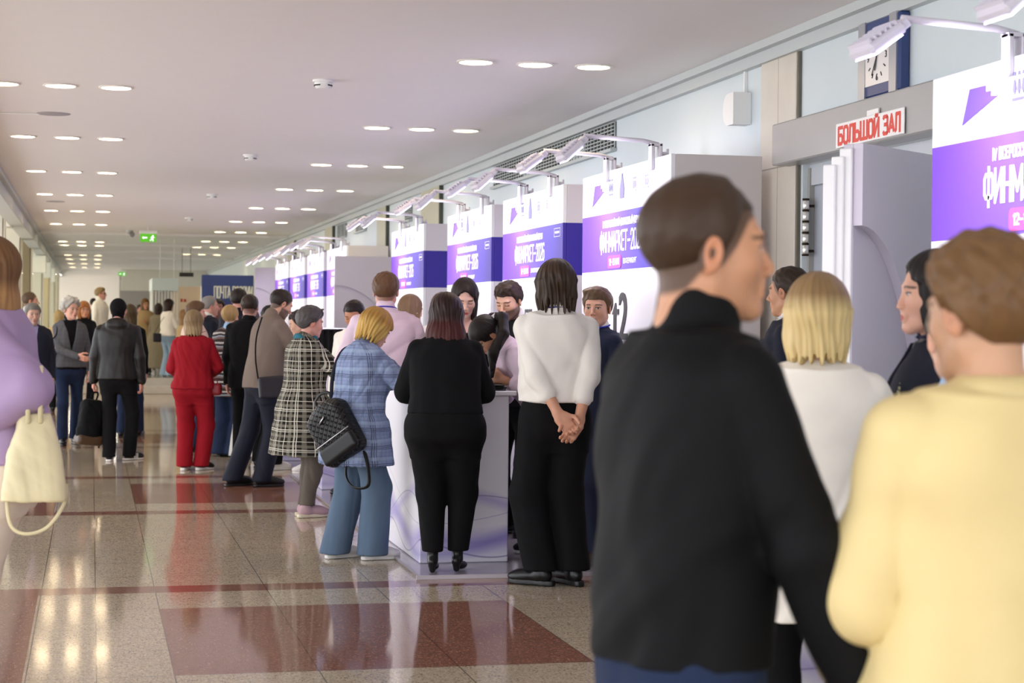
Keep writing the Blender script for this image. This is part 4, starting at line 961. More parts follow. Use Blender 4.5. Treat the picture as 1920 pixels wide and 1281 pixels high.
    # trousers
    if bot:
        h = .0085*max(1, res*.9); lw = bot.get('lw', 1.0); off = bot.get('off', .004); rk, ra, rt = bot.get('knee', .066), bot.get('hem', .062), bot.get('thigh', .088)
        hz = bot.get('hz', .065); Fd = Field((-.45, -.45, .0), (.45, .45, 1.16), h)
        st = torso_stations(sex, w, d, .84, off); st = [(.74, hipx+rt*lw*.45, rt*lw*.45, 0, -.005)]+st; Fd.apply(loft([q for q in st if q[0] < 1.10 and q[0] <= bot.get('waist', 1.08)+.06]), 0)
        for k in 'RL':
            hp, kn, an, ft = leg[k]; hp = hp+np.array((0, -.005, 0)); Fd.apply(cone(hp, kn, rt*lw, rk*lw), .05)
            dn = (an-kn)/np.linalg.norm(an-kn); e = kn+dn*((kn[2]-hz-(ft[3] if len(ft) > 3 else 0))/max(-dn[2], .3))
            Fd.apply(cone(kn, e, rk*lw, ra), .03)
        Fd.apply(half((0, 0, -1), -hz), 0, 'int')
        if top and not bot.get('tuck'): Fd.apply(half((0, 0, 1), max(.93, top.get('hem', .86)+.05)), 0, 'int')
        P, Q = Fd.mesh(); P = relax(P, Q, 1); N = normals(P, Q); P = wrinkle(P, N, bot.get('wr', .005), seed, .12, (1, 1, .55))
        B.bot = mesh_obj(bot.get('name', 'trousers'), P*s, Q, bot['mat'], o, True)
    # shoes
    if shoes:
        for k in 'RL':
            hp, kn, an, ft = leg[k]; Rz = rot('z', R(ft[2])); kd = shoes.get('kind', 'shoe'); hs_ = .006 if res < 1.6 else .009
            if (kd, hs_) not in _SH: _SH[(kd, hs_)] = shoe_mesh(kd, hs_)
            P, Q = _SH[(kd, hs_)]; lf = ft[3] if len(ft) > 3 else 0; th = shoes.get('th', .022)
            Rx_ = rot('x', -R(ft[4])) if len(ft) > 4 else np.eye(3)
            P = P*np.array((.92, .94, .95)); so = mesh_obj('shoe', ((P @ Rx_.T @ Rz.T)+np.array((ft[0], ft[1]-.01, lf+.002)))*s, Q, shoes['mat'], o, True)
            if kd != 'heel':
                if ('sole', hs_, th) not in _SH: _SH[('sole', hs_, th)] = sole_mesh(hs_, th)
                P, Q = _SH[('sole', hs_, th)]; P = P*np.array((.80, .87, 1)); mesh_obj('sole', ((P @ Rx_.T @ Rz.T)+np.array((ft[0], ft[1]-.01, lf+.001)))*s, Q, shoes.get('sole', BLACK), so, True)
            if shoes.get('stripes'):
                m = MB()
                for sd_ in (-1, 1):
                    for q in range(3): m.box(sd_*.042, sd_*.047, .03+q*.022, .04+q*.022, .02, .075, M=Matrix.Rotation(0, 4, 'Z'))
                V_ = ((np.array(m.v) @ Rz.T)+np.array((ft[0], ft[1]-.01, lf)))*s; mesh_obj('side_stripes', V_, m.f, WHITE, so)
    # tops, inner first
    def make_top(tp, nm):
        h = .0075*max(.8, res*.9); off = tp.get('off', .014); hem = tp.get('hem', .86); sl = tp.get('sleeve', 1.0); ru, re_, rw = tp.get('ru', .056), tp.get('re', .049), tp.get('rw', .040)
        lo = np.minimum.reduce([sh['R'], sh['L'], arm['R'][0], arm['L'][0], arm['R'][1], arm['L'][1], v3((-.32, -.28, hem-.1))])-.12; hi = np.maximum.reduce([sh['R'], sh['L'], arm['R'][0], arm['L'][0], arm['R'][1], arm['L'][1], v3((.32, .28, 1.5)), T((0, 0, 1.6))])+.12
        Fd = Field(lo, hi, h)
        st = torso_stations(sex, w, d, hem, off, tp.get('flare', 0), tp.get('waist', 1.0), belly=tp.get('belly', 0), blouse=tp.get('blouse', 0))
        Fd.apply(loft(st, bend, (lo+.02, hi-.02)), 0)
        for k, sg in (('R', 1), ('L', -1)):
            if tp.get('strapless'): break
            Fd.apply(cone(T((sg*.04, -.014, 1.440)), sh[k]+np.array((0, 0, .002)), .038+off, ru*.84), .035)
            e, wr = arm[k]
            if sl > .05: Fd.apply(cone(sh[k], sh[k]+(e-sh[k])*min(1, sl*2), ru, re_), tp.get('crease', .005))
            if sl > .5:
                e2 = e+(wr-e)*(sl-.5)*2; Fd.apply(cone(e, e2, re_, rw), .015)
                if tp.get('cuff'): Fd.apply(cone(e+(e2-e)*.9, e2, rw*.95, rw*.95), .004)
        co = tp.get('collar')
        if co == 'turtle': Fd.apply(cone(T((0, -.012, 1.44)), npv+hd @ np.array((0, -.012, tp.get('ch', .055))), (.066 if sex == 'm' else .057)+off*.4, (.060 if sex == 'm' else .053)+off*.4), .015)
        if co == 'stand':
            c0, c1 = T((0, -.014, 1.45)), T((0, -.008, 1.45+tp.get('ch', .075))); Fd.apply(cone(c0, c1, .080, .074), .012)
            Fd.apply(cone(T((0, .0, 1.50)), T((0, .02, 1.62)), .064, .064), .004, 'sub')
        if co in ('shirt', 'lapel'):
            c0, c1 = T((0, -.016, 1.455)), T((0, -.02, 1.505 if co == 'shirt' else 1.492)); Fd.apply(cone(c0, c1, .074 if sex == 'm' else .066, .067 if sex == 'm' else .059), .012)
        if tp.get('fold'):
            f_ = tp['fold']; Fd.apply(loft([(1.405-.02*f_, .108+off, .092+off, 0, -.016), (1.45, .098+off*.7, .086+off*.7, 0, -.015), (1.50, .072+off*.3, .066+off*.3, 0, -.015), (1.512, .060, .056, 0, -.015)], inv, (T((0, 0, 1.45))-.22, T((0, 0, 1.45))+.22), sm=.006), .002)
        if co == 'hood':
            Fd.apply(ell(T((0, -.098, 1.470)), (.120, .062, .075)), .02); Fd.apply(ell(T((0, -.02, 1.475)), (.085, .075, .035)), .02)
        if co == 'crew': Fd.apply(cone(T((0, -.012, 1.45)), T((0, -.01, 1.478)), .07 if sex == 'm' else .062, .066 if sex == 'm' else .058), .012)
        if tp.get('vee'):      # open front: a wedge cut showing what is under it
            a, zb, dp = tp['vee']
            fn = lambda x_, y_, z_: (lambda q: np.maximum(np.maximum((np.abs(q[0])-np.clip((q[2]-zb)*a, 0, .2)), dp-q[1]), zb-q[2]))(inv(x_, y_, z_))
            Fd.apply((fn, T((-.2, 0, 1.0))-.05, T((.2, .2, 1.55))+.1), .004, 'sub')
        if tp.get('scoop'): zb, rr = tp['scoop']; Fd.apply(ell(T((0, .05, zb)), (rr, .16, .10)), .01, 'sub')
        if tp.get('slit'): a, zt = tp['slit']; Fd.apply((lambda x_, y_, z_: np.maximum(np.maximum(np.abs(x_)-np.clip((zt-z_)*a, 0, .2), .02-y_), z_-zt), np.array((-.2, .0, hem)), np.array((.2, .3, zt))), .004, 'sub')
        P, Q = Fd.mesh(); P = relax(P, Q, 1); N = normals(P, Q); P = wrinkle(P, N, tp.get('wr', .006), seed+3, tp.get('wl', .13), tp.get('ws', (1, 1, .8)))
        return mesh_obj(nm, P*s, Q, tp['mat'], o, True)
    if inner:
        for q_, r_ in (('ru', .044), ('re', .038), ('rw', .032)): inner.setdefault(q_, r_)
        B.inner = make_top(inner, inner.get('name', 'shirt'))
    if top: B.top = make_top(top, top.get('name', 'shirt'))
    if hair:
        hk = hair.get('kind', 'short'); P, Q, cols = hair_mesh(hk, hair, max(.0030, .0045*res)); mt = hair_material(hair['col'], hair.get('tip'), hair.get('streak', .35))
        B.hair = mesh_obj('hair', hm(P)*s, Q, mt, o, True, cols)
    # local point helpers
    B.head_pt = lambda p: tuple(hm(np.array([p]))[0]*s)
    B.tor_pt = lambda p: tuple(T(p)*s)
    B.world = lambda p: tuple(np.array(o.location)+rot('z', yaw_) @ v3(p))
    return B
def lanyard(B, col, front=.30, w=.011, r=.07):
    m = MB(); pts = []
    for a in range(-150, 151, 15):
        t = R(a); pts.append(B.tor_pt((r*math.sin(t)*1.0, -.014-r*math.cos(t)*1.02, 1.512-.012*(1-math.cos(t)))))
    m.tube(pts, w, 6, flat=.5, cap=True)
    return m.build('lanyard', fabric('lanyard_'+col, col, .6), B.o, True)
def strap(name, pts, mat, parent=None, w=.008, n=8, flat=.5):
    # smooth curve through points
    P = [Vector(p) for p in pts]; out = []
    for i in range(len(P)-1):
        p0, p1, p2, p3 = P[max(i-1, 0)], P[i], P[i+1], P[min(i+2, len(P)-1)]
        for t in np.linspace(0, 1, 6, endpoint=False):
            out.append(.5*((2*p1)+(-p0+p2)*t+(2*p0-5*p1+4*p2-p3)*t*t+(-p0+3*p1-3*p2+p3)*t**3))
    out.append(P[-1]); m = MB(); m.tube(out, w, n, flat=flat); return m.build(name, mat, parent, True)
def soft(name, prims, mat, parent=None, h=.008, wr=0.0, loc=None, k=.015, seed=1):
    lo = np.min([p[0][1] for p in prims if p[0][1] is not None], axis=0)-.03; hi = np.max([p[0][2] for p in prims if p[0][2] is not None], axis=0)+.03
    Fd = Field(lo, hi, h)
    for p, op in prims: Fd.apply(p, k if op == 'add' else .004, op)
    P, Q = Fd.mesh(); P = relax(P, Q, 1)
    if wr: P = wrinkle(P, normals(P, Q), wr, seed, .08)
    return mesh_obj(name, P, Q, mat, parent, True)

def hair_lock(B, pts, rs, col, name='ponytail'):
    Fd = None; P3 = [v3(p) for p in pts]; lo = np.min(P3, axis=0)-.06; hi = np.max(P3, axis=0)+.06
    Fd = Field(lo, hi, .0045)
    for i in range(len(P3)-1): Fd.apply(cone(P3[i], P3[i+1], rs[i], rs[i+1]), .015)
    P, Q = Fd.mesh(); N = normals(P, Q); ax = P3[-1]-P3[0]; ax /= np.linalg.norm(ax); u = np.cross(ax, (0, 1, .1)); v = np.cross(ax, u)
    c = P3[0]; an = np.arctan2((P-np.mean(P3, axis=0))@u, (P-np.mean(P3, axis=0))@v)
    P = P+N*(.0025*(np.sin(an*5+9*(P@ax))+.6*np.sin(an*11+14*(P@ax))))[:, None]
    return mesh_obj(name, P, Q, hair_material(col), B.hair, True, np.stack([an*.05, P@ax, np.zeros(len(P))], 1))
# ------------------------------------------------------------------ clothes materials
def leather(name, hexc, rough=.42):
    t = NT(name); c = srgb(hexc); t.set(t.mix(t.noise(5, 4), tuple(q*.8 for q in c), tuple(q*1.25 for q in c)), rough=rough, spec=.35); t.bump(t.noise(180, 3), .12, .002); return t.mat
def denim(name, hexc):
    t = NT(name); c = srgb(hexc); t.set(t.mix(t.noise(7, 4, .6, sc=(1, 1, .35)), tuple(q*.78 for q in c), tuple(min(1, q*1.2) for q in c)), rough=.85, spec=.2); t.bump(t.noise(500, 2), .2, .0015); return t.mat
BLK = fabric('black_cloth', '#101012', .85, ws=.15, spec=.15); BLK2 = fabric('black_wool', '#121214', .9, spec=.15); BLKJ = fabric('black_jacket_cloth', '#0D0E10', .7, spec=.14, ws=.12)
NAVY = fabric('navy_cloth', '#1B2136', .8); NAVYD = fabric('dark_navy', '#151827', .75)
WHT = fabric('white_cotton', '#E8E4DC', .85); CREAM = fabric('cream_cloth', '#DECB94', .8, ws=.15); IVORY = fabric('ivory_cloth', '#EFE9DF', .85)
PINK = fabric('pale_pink_cotton', '#DCC6D6', .8); LILAC = fabric('lilac_sweat', '#A18AAE', .6, ws=.15); RED = fabric('red_knit', '#8C0A1B', .85)
TAUPE = fabric('taupe_knit', '#75685F', .9); GREYB = plaid('grey_blazer', '#56565A', [('z', .05, 0, .0016, '#6E6E72', .5), ('a', .05, 0, .0016, '#6E6E72', .5)])
JEAN = denim('blue_jean', '#596C82'); JEAND = denim('dark_jean', '#1E2A44'); JEANL = denim('pale_jean', '#8FA6BC'); CREAMT = fabric('cream_trousers', '#DBCDBE', .8)
BEIGE = fabric('beige_cloth', '#B59C72', .85); BEIGEC = fabric('trench_cloth', '#8F8570', .85); BROWN = fabric('brown_cloth', '#4A3B2C', .85); GREYT = fabric('grey_brown_trousers', '#5E564E', .85)
SKYB = fabric('sky_cotton', '#9DBFE0', .8); GREYS = fabric('grey_shirt', '#B4B6B6', .85); TEAL = fabric('teal_scarf', '#2D6E80', .8); WTR = fabric('white_trousers', '#C9C8C2', .85)
LEA = leather('brown_black_leather', '#141110', .46); SHOE = leather('black_shoe', '#121214', .3); SHOEB = leather('brown_suede', '#4A3C36', .8); BAGBK = leather('black_bag', '#0B0B0D', .42)
SNK = plain('white_sneaker', '#E2DFDA', .6); SNKP = fabric('pink_mesh', '#B89AA2', .85); SOLEC = plain('cream_sole', '#D9CFB8', .7); SOLEW = plain('white_sole', '#E6E4E0', .6)
STRIPE = NT('striped_cardigan'); _x, _y, _z = STRIPE.xyz(); _w = STRIPE.m('FRACT', STRIPE.m('ADD', STRIPE.m('MULTIPLY', _z, 9.5), STRIPE.m('MULTIPLY', STRIPE.noise(9, 2), .35)))
_c = STRIPE.n('ShaderNodeValToRGB'); STRIPE.l(_w, _c.inputs[0]); _e = _c.color_ramp.elements; _c.color_ramp.interpolation = 'CONSTANT'; _e[0].color = (*srgb('#2E2020'), 1); _e[1].position = .3; _e[1].color = (*srgb('#6E5A54'), 1)
for _p, _h in ((.5, '#8D94A0'), (.62, '#2A2226'), (.82, '#B3ACA8')): _k = _c.color_ramp.elements.new(_p); _k.color = (*srgb(_h), 1)
STRIPE.set(_c.outputs[0], rough=.95); STRIPE = STRIPE.mat
CHECK = plaid('black_white_check', '#1D1B17', [('a', .075, 0, .010, '#7C786C', .6), ('z', .075, 0, .010, '#7C786C', .6), ('a', .075, .034, .0019, '#DDD9CB', .9), ('z', .075, .034, .0019, '#DDD9CB', .9), ('a', .15, .01, .004, '#D6D2C4', .6), ('z', .15, .01, .004, '#D6D2C4', .6)])
BLUECHK = plaid('blue_check', '#8796B8', [('a', .11, 0, .0022, '#2B2F42', .8), ('a', .11, .009, .0018, '#2B2F42', .8), ('a', .11, .018, .0018, '#2B2F42', .8), ('z', .11, 0, .0022, '#2B2F42', .8), ('z', .11, .009, .0018, '#2B2F42', .8), ('z', .11, .018, .0018, '#2B2F42', .8), ('z', .022, 0, .0016, '#6A7798', .6), ('a', .022, 0, .0016, '#6A7798', .6), ('z', .11, .05, .010, '#9FB2CC', .5)])
TAN, FAIR, ROSY, WARMS = '#C08E6E', '#D2A68E', '#D0998A', '#B98264'
P = person
def S_(kind='shoe', mat=None, **k): return dict(kind=kind, mat=mat or SHOE, **k)

# ---- foreground
b = P('man in a high-collared black jacket in the right foreground, head in right profile', 0.985, 3.0, -78, 1.755, 'm', .97, 1.02, lean=4, hscale=1.0, sw=.93, head=(-20, -1, 0), R_hand=(.235, .25, .82), R_el=(.9, -.8, -.1), L_hand=(-.25, .15, .85), L_el=(-.4, -.9, 0),
      skin=TAN, face=dict(stubble=.93, stubcol='#443123', brow='#3D2C20', beard=.10, neck=1.12, nose=.92), hair=dict(kind='short', col='#3A291C', thick=.013, tuft=.0016, fr=.068, nape=-.075, taper=.12), top=dict(mat=BLKJ, hem=.925, off=.026, collar='stand', ch=.075, ru=.068, re=.064, rw=.054, crease=.002, flare=-.04, wr=.007, wl=.16, name='jacket'), bot=dict(mat=JEAND, thigh=.082, hem=.07, off=-.006, tuck=True), shoes=S_(), res=.62, curl=.9)
m = MB(); m.box(-.02, .02, -.035, -.03, -.03, .03)
P('short-haired woman in a pale yellow collared jacket at the right edge, seen from behind', 1.43, 2.75, 6, 1.645, 'f', 1.14, 1.12, head=(12, 4, 0), L_hand=(-.12, .26, .99), L_el=(-.6, -.9, -.1), R_hand=(.2, .25, 1.0), R_el=(1, -.4, -.1),
  skin='#C59A7C', face=dict(neck=1.1, brow='#6A5238'), hair=dict(kind='short', col='#6B4E30', thick=.026, tuft=.006, nape=-.085, fr=.045, streak=.45), top=dict(mat=CREAM, hem=.62, off=.032, fold=1.5, ru=.078, re=.080, rw=.068, flare=.02, blouse=.0, wr=.020, wl=.22, name='jacket'), bot=dict(mat=CREAM, thigh=.1), shoes=S_(), res=.62)
P('woman with a blonde bob in a white jacket, seen from behind near the wing wall', 2.05, 5.0, -22, 1.63, 'f', 1.12, 1.1, head=(-8, 0, 0), R_hand=(.16, .34, 1.05), R_el=(.8, -.5, -.3), L_hand=(-.19, .2, .98), L_el=(-.9, -.5, -.2),
  skin=FAIR, hair=dict(kind='bob', col='#8A6E4A', tip='#E0C68C', tipz=.085, low=-.115, flare=.05, thick=.024, tuft=.005), top=dict(mat=IVORY, hem=.70, off=.03, collar='crew', ru=.068, re=.066, rw=.055, wr=.008, name='jacket'), bot=dict(mat=BLK), shoes=S_(), res=.75)
b = P('dark-haired woman in left profile in a navy jacket, partly behind the pale yellow jacket', 2.47, 5.1, 72, 1.72, 'f', 1.05, 1.05, head=(6, 0, 0), skin='#D8A892', face=dict(lips='#B04A44', brow='#2A1E1C'), hair=dict(kind='long', col='#17120F', low=-.20, part=.01, thick=.014, fw=.068, brow_up=.03), top=dict(mat=NAVYD, hem=.80, off=.024, collar='lapel', vee=(.16, 1.15, .02), name='jacket', wr=.007), inner=dict(mat=fabric('grey_tee', '#6E6A6C', .9), hem=.9, off=.010, collar='crew', name='tee'), bot=dict(mat=BLK), shoes=S_(), res=.75)
ly = lanyard(b, '#1E1E3C')
fit(text_obj('lanyard_lettering', 'BANK', plain('lanyard_print', '#D8D6A8', .6, noise=0), b.o, b.tor_pt((-.115, .118, 1.33)), (R(80), R(-48), R(-25)), .035, bold=.001), .085)
P('person in a light blue shirt, mostly hidden by the pale yellow jacket', 2.10, 4.2, -8, 1.585, 'f', 1.05, 1, skin=FAIR, hair=dict(kind='short', col='#4A3A2A', thick=.016), top=dict(mat=SKYB, off=.016, collar='shirt', ch=.03), bot=dict(mat=NAVY), shoes=S_(), res=1.1)
b = P('man in a dark suit with white shirt, looking left, by the marble pilaster', 3.52, 8.95, 58, 1.80, 'm', 1.02, 1, head=(-18, 2, 0), R_hand=(.1, .3, 1.05), skin=TAN, face=dict(stubble=.55, stubcol='#3E2E22', brow='#2E221A'), hair=dict(kind='short', col='#33261B', thick=.011, tuft=.003, nape=-.03), top=dict(mat=NAVYD, hem=.80, off=.024, vee=(.2, 1.18, .02), collar='lapel', name='suit_jacket'), inner=dict(mat=WHT, hem=.9, off=.010, collar='shirt'), bot=dict(mat=NAVYD), shoes=S_(), res=.9)
lanyard(b, '#D8D8E2')
# ---- round the nearest counter
b = P('person in a loose white shirt and black trousers with hands clasped behind the back', 2.58, 10.16, -13, 1.83, 'm', .98, 1.0, head=(10, 4, 0), L_hand=(.035, -.215, .885), L_el=(-1, -.25, .1), R_hand=(.115, -.20, .855), R_el=(1, -.2, .1), hdir=dict(L=(.62, -.18, -.75), R=(-.55, -.25, -.8)), palm=dict(L=(.1, -1, .2), R=(-.2, -1, .1)), curl=dict(L=.75, R=.55), fore=.24,
      skin='#CB9A80', hair=dict(kind='shag', col='#3B2C20', low=-.108, flare=.05, vol=.006, thick=.024, tuft=.009, ragged=.024, streak=.5), top=dict(mat=WHT, hem=1.0, off=.032, sleeve=.72, ru=.072, re=.064, rw=.052, collar='turtle', ch=.012, blouse=.018, wr=.011, wl=.14, cuff=True), bot=dict(mat=BLK, thigh=.105, knee=.098, hem=.094, hz=.085, wr=.007, tuck=True, waist=1.12), shoes=S_(th=.03), feet=((.105, .0, 30), (-.075, -.03, 62)), res=.85)
lanyard(b, '#23287E', r=.069)
P('woman in black with a dark red-brown bob leaning on the near counter, seen from behind', 2.03, 10.63, -10, 1.63, 'f', 1.27, 1.28, lean=9, head=(-6, 16, 0), R_hand=(.16, .40, 1.17), L_hand=(-.17, .40, 1.17), R_el=(.45, -.6, -.8), L_el=(-.45, -.6, -.8), skin=FAIR, hair=dict(kind='long', col='#2B1613', tip='#4A1D1A', tipz=-.02, low=-.20, thick=.024, vol=.008, flare=.20, ragged=.008, closedneck=1), top=dict(mat=BLK2, hem=1.0, off=.024, ru=.072, re=.080, rw=.06, collar='crew', wr=.007, waist=1.06, blouse=.010, name='blouse'),
  bot=dict(mat=BLK, thigh=.128, knee=.086, hem=.066, hz=.13, lw=1.08, tuck=True, off=.018, waist=1.1), shoes=S_('heel'), feet=((.088, .02, -16), (-.070, -.03, -4)), z0=.023, res=.85)
b = P('young woman in a pale pink shirt with a long dark ponytail, bending over the counter', 2.80, 11.28, 88, 1.66, 'f', .95, .95, lean=34, head=(14, 56, 0), R_hand=(.10, .40, 1.18), L_hand=(-.16, .34, 1.18), skin='#BE8F72', face=dict(closed=1, brow='#221814'), hair=dict(kind='updo', col='#1C1412', thick=.012, tuft=.002, streak=.25, fw=.062), top=dict(mat=PINK, hem=.98, off=.02, ru=.068, re=.07, rw=.06, sleeve=.72, collar='shirt', fold=1, wr=.011), bot=dict(mat=BLK, tuck=True, thigh=.10, knee=.09, hem=.09), shoes=S_(sole=SOLEW), z0=.023, res=.85)
hp = Vector(b.head_pt((0, -.125, .035))); m = MB(); m.lathe([(.014, -.018), (.036, -.016), (.044, 0), (.036, .016), (.014, .018)], 14, M_ := (0, 0, 0)); so = smooth_angle(m.build('scrunchie', plain('scrunchie_white', '#E8E2EC', .8), b.o)); so.location = hp; so.rotation_euler = (R(-40), 0, 0)
hv = lambda *p: Vector(p)
hair_lock(b, [hp, hp+Vector((-.05, -.06, .0)), hp+Vector((-.12, -.05, -.10)), hp+Vector((-.15, .02, -.22)), hp+Vector((-.15, .03, -.36))], [.030, .034, .036, .032, .014], '#1C1412')
P('dark-haired bearded man in a black zip hoodie looking down, behind the near counter', 2.88, 12.38, 128, 1.77, 'm', 1.0, 1.0, lean=8, head=(10, 22, 0), R_hand=(.12, .34, 1.08), L_hand=(-.1, .36, 1.08), skin='#D0A288', face=dict(closed=1, beard=.75, brow='#2A1E18'), hair=dict(kind='side', col='#33251C', thick=.016, sweep=0, tuft=.005, fr=.056), top=dict(mat=BLK, hem=.88, off=.022, collar='lapel', vee=(.16, 1.30, .02), name='hoodie'), inner=dict(mat=WHT, hem=.95, off=.010, collar='shirt'), bot=dict(mat=BLK), shoes=S_(), z0=.023, res=.8)
b = P('woman with long dark hair in an off-shoulder black top looking down, behind the counter', 2.56, 12.78, 178, 1.79, 'f', 1.12, 1.08, lean=6, head=(-4, 24, 0), R_hand=(.14, .28, 1.10), L_hand=(-.13, .28, 1.10), skin='#DDB3A0', face=dict(closed=1, lips='#B5504F', brow='#2A1D19'), hair=dict(kind='long', col='#241814', low=-.20, part=.008, fw=.066, thick=.014, brow_up=.024), top=dict(mat=BLK, hem=.9, off=.016, scoop=(1.47, .17), ru=.064, sleeve=.7), bot=dict(mat=BLK), shoes=S_(), z0=.023, res=.8)
lanyard(b, '#5A3FC0', r=.062, w=.008)
P('person with brown hair mostly hidden behind the off-shoulder woman', 2.88, 15.3, 175, 1.71, 'f', 1, 1, skin=FAIR, head=(10, 10, 0), hair=dict(kind='bob', col='#5A3E34', low=-.13, thick=.016), top=dict(mat=IVORY, collar='crew'), bot=dict(mat=BLK), shoes=S_(), z0=.023, res=1.1)
b = P('man in a navy suit with side-swept brown hair, beside the loose white shirt', 3.01, 10.85, 112, 1.69, 'm', .95, 1.0, head=(36, 2, 0), R_hand=(.12, .25, 1.0), skin='#D3A188', face=dict(gaze=0, brow='#4A3626'), hair=dict(kind='side', col='#5E4630', thick=.018, sweep=.03, tuft=.003, nape=-.08, fr=.052), top=dict(mat=NAVY, hem=.82, off=.024, vee=(.2, 1.18, .02), collar='lapel', name='suit_jacket'), inner=dict(mat=WHT, hem=.9, off=.010, collar='shirt'), bot=dict(mat=NAVY, hem=.075), shoes=S_(mat=SHOEB), feet=((.10, .05, 24), (-.09, .06, 5)), z0=.023, res=.75)
lanyard(b, '#2A3AC0', r=.066)
b = P('tall ginger-brown-haired man in a pale pink shirt, seen from behind between the counters', 2.03, 12.92, -12, 1.82, 'm', 1.1, 1.05, head=(-4, 2, 0), R_hand=(.20, .20, 1.0), L_hand=(-.22, .25, 1.05), skin=ROSY, face=dict(stubble=.7, stubcol='#6A4C34'), hair=dict(kind='short', col='#5E422C', thick=.015, tuft=.004, nape=-.075), top=dict(mat=PINK, hem=.86, off=.022, collar='shirt', fold=1, ru=.064, wr=.012, wl=.17), bot=dict(mat=BLK), shoes=S_(), z0=.023, res=.85)
lanyard(b, '#3B33B0', r=.071)
P('woman with long highlighted brown hair just right of the pale pink shirt', 2.57, 15.1, -40, 1.69, 'f', .95, 1, skin=FAIR, head=(-20, 6, 0), hair=dict(kind='long', col='#7A5F44', low=-.26, thick=.012, streak=.6), top=dict(mat=WHT, collar='crew'), bot=dict(mat=BLK), shoes=S_(), z0=.023, res=1.0, R_hand=(.1, .22, 1.15), L_hand=(-.1, .22, 1.15), R_el=(.1, -.5, -1), L_el=(-.1, -.5, -1))
BW = P('blonde woman in a blue checked coat and wide jeans at the counter', 1.62, 11.45, -72, 1.585, 'f', 1.28, 1.24, lean=8, head=(6, 30, 0), R_hand=(.12, .42, 1.23), L_hand=(-.08, .42, 1.23), R_el=(.9, -.4, -.5), L_el=(-.9, -.4, -.5), skin=FAIR, hair=dict(kind='bob', col='#A87E3C', tip='#D9B264', tipz=.06, low=-.105, thick=.026, tuft=.008, ragged=.014, flare=-.06), top=dict(mat=BLUECHK, hem=.66, off=.036, ru=.074, re=.072, rw=.060, collar='shirt', fold=1.4, flare=.03, wr=.008, name='coat'), bot=dict(mat=JEAN, thigh=.105, knee=.100, hem=.108, hz=.035, wr=.008), shoes=S_(mat=SNK, sole=SOLEW, th=.028), feet=((.10, .10, -6), (-.09, -.09, 8)), res=.85)
PW = P('grey-haired woman in a black and white checked coat with sunglasses on her head', 1.57, 13.95, -74, 1.60, 'f', 1.22, 1.2, lean=3, head=(-4, 10, 0), R_hand=(.12, .40, 1.23), L_hand=(-.04, .48, 1.26), R_el=(.9, -.5, -.6), L_el=(-.9, -.5, -.6), skin=ROSY, face=dict(brow='#4A4440'), hair=dict(kind='short', col='#4A4647', thick=.024, tuft=.005, nape=-.10, fr=.05, streak=.5), top=dict(mat=CHECK, hem=.52, off=.034, ru=.074, re=.070, rw=.066, sleeve=.86, collar='lapel', flare=.05, waist=1.14, wr=.008, name='coat'), bot=dict(mat=GREYT, thigh=.095, knee=.078, hem=.06, hz=.10, wr=.008), shoes=S_(mat=SNKP, sole=SOLEC, th=.030), feet=((.07, .02, 4), (-.06, .06, -14)), res=.9)
m = MB(); m.tube([PW.tor_pt((.075*math.sin(R(a)), -.012-.075*math.cos(R(a)), 1.475+.02*math.cos(R(a*2)))) for a in range(0, 361, 20)], .026, 8); m.build('scarf', TEAL, PW.o, True)
m = MB()
for sg in (-1, 1): m.tube([PW.head_pt((sg*.035+.028*math.cos(R(a)), .075-.02*abs(math.cos(R(a))), .105+.020*math.sin(R(a)))) for a in range(0, 361, 30)], .006, 6); m.tube([PW.head_pt((sg*.065, .06, .105)), PW.head_pt((sg*.085, 0, .075))], .004, 6)
m.tube([PW.head_pt((-.01, .078, .108)), PW.head_pt((.01, .078, .108))], .004, 6); m.build('sunglasses', BLACK, PW.o, True)
P('man with dark hair facing left behind the blonde woman, at the second counter', 2.16, 15.3, 140, 1.66, 'm', 1, 1, head=(10, 24, 0), skin=WARMS, face=dict(closed=1, brow='#1E1814'), hair=dict(kind='short', col='#1E1714', thick=.013, tuft=.003), top=dict(mat=WHT, collar='shirt'), bot=dict(mat=BLK), shoes=S_(), z0=.023, res=1.0)
# ---- middle group
BM = P('bearded man in a taupe long-sleeved polo leaning towards the counter', 1.50, 16.6, -72, 1.80, 'm', 1.06, 1.1, lean=11, head=(0, 26, 0), R_hand=(.16, .46, 1.06), L_hand=(-.12, .44, 1.08), R_el=(.5, -.6, -.6), L_el=(-.5, -.6, -.6), skin='#C89C86', face=dict(beard=.8, brow='#241A16', stubble=.85, stubcol='#2E221C', closed=1), hair=dict(kind='short', col='#251C18', thick=.012, tuft=.002, nape=-.04, taper=.09), top=dict(mat=TAUPE, hem=.86, off=.022, collar='shirt', fold=1, ru=.066, re=.062, belly=.02, wr=.008, name='polo'), bot=dict(mat=NAVYD, thigh=.10, knee=.082, hem=.082, hz=.05), shoes=S_(), feet=((.09, -.02, -6), (-.08, -.22, 4)), res=1.0)
P('person in black with dark curly hair bending beside the bearded man', 2.10, 17.95, 75, 1.60, 'm', 1, 1, lean=10, head=(0, 20, 0), skin=FAIR, hair=dict(kind='curly', col='#2A2220', thick=.02, tuft=.006), top=dict(mat=BLK, collar='crew'), bot=dict(mat=BLK), shoes=S_(mat=SNK, sole=SOLEW), res=1.3, R_hand=(.15, .4, 1.1))
P('person in black trousers and white sneakers, hidden behind the bearded man', 1.74, 18.4, -60, 1.64, 'm', 1, 1, skin=FAIR, hair=dict(kind='short', col='#1E1816', thick=.013), top=dict(mat=BLK, collar='crew', hem=.8), bot=dict(mat=BLK, hem=.085), shoes=S_(mat=SNK, sole=SOLEW, th=.03), res=1.3)
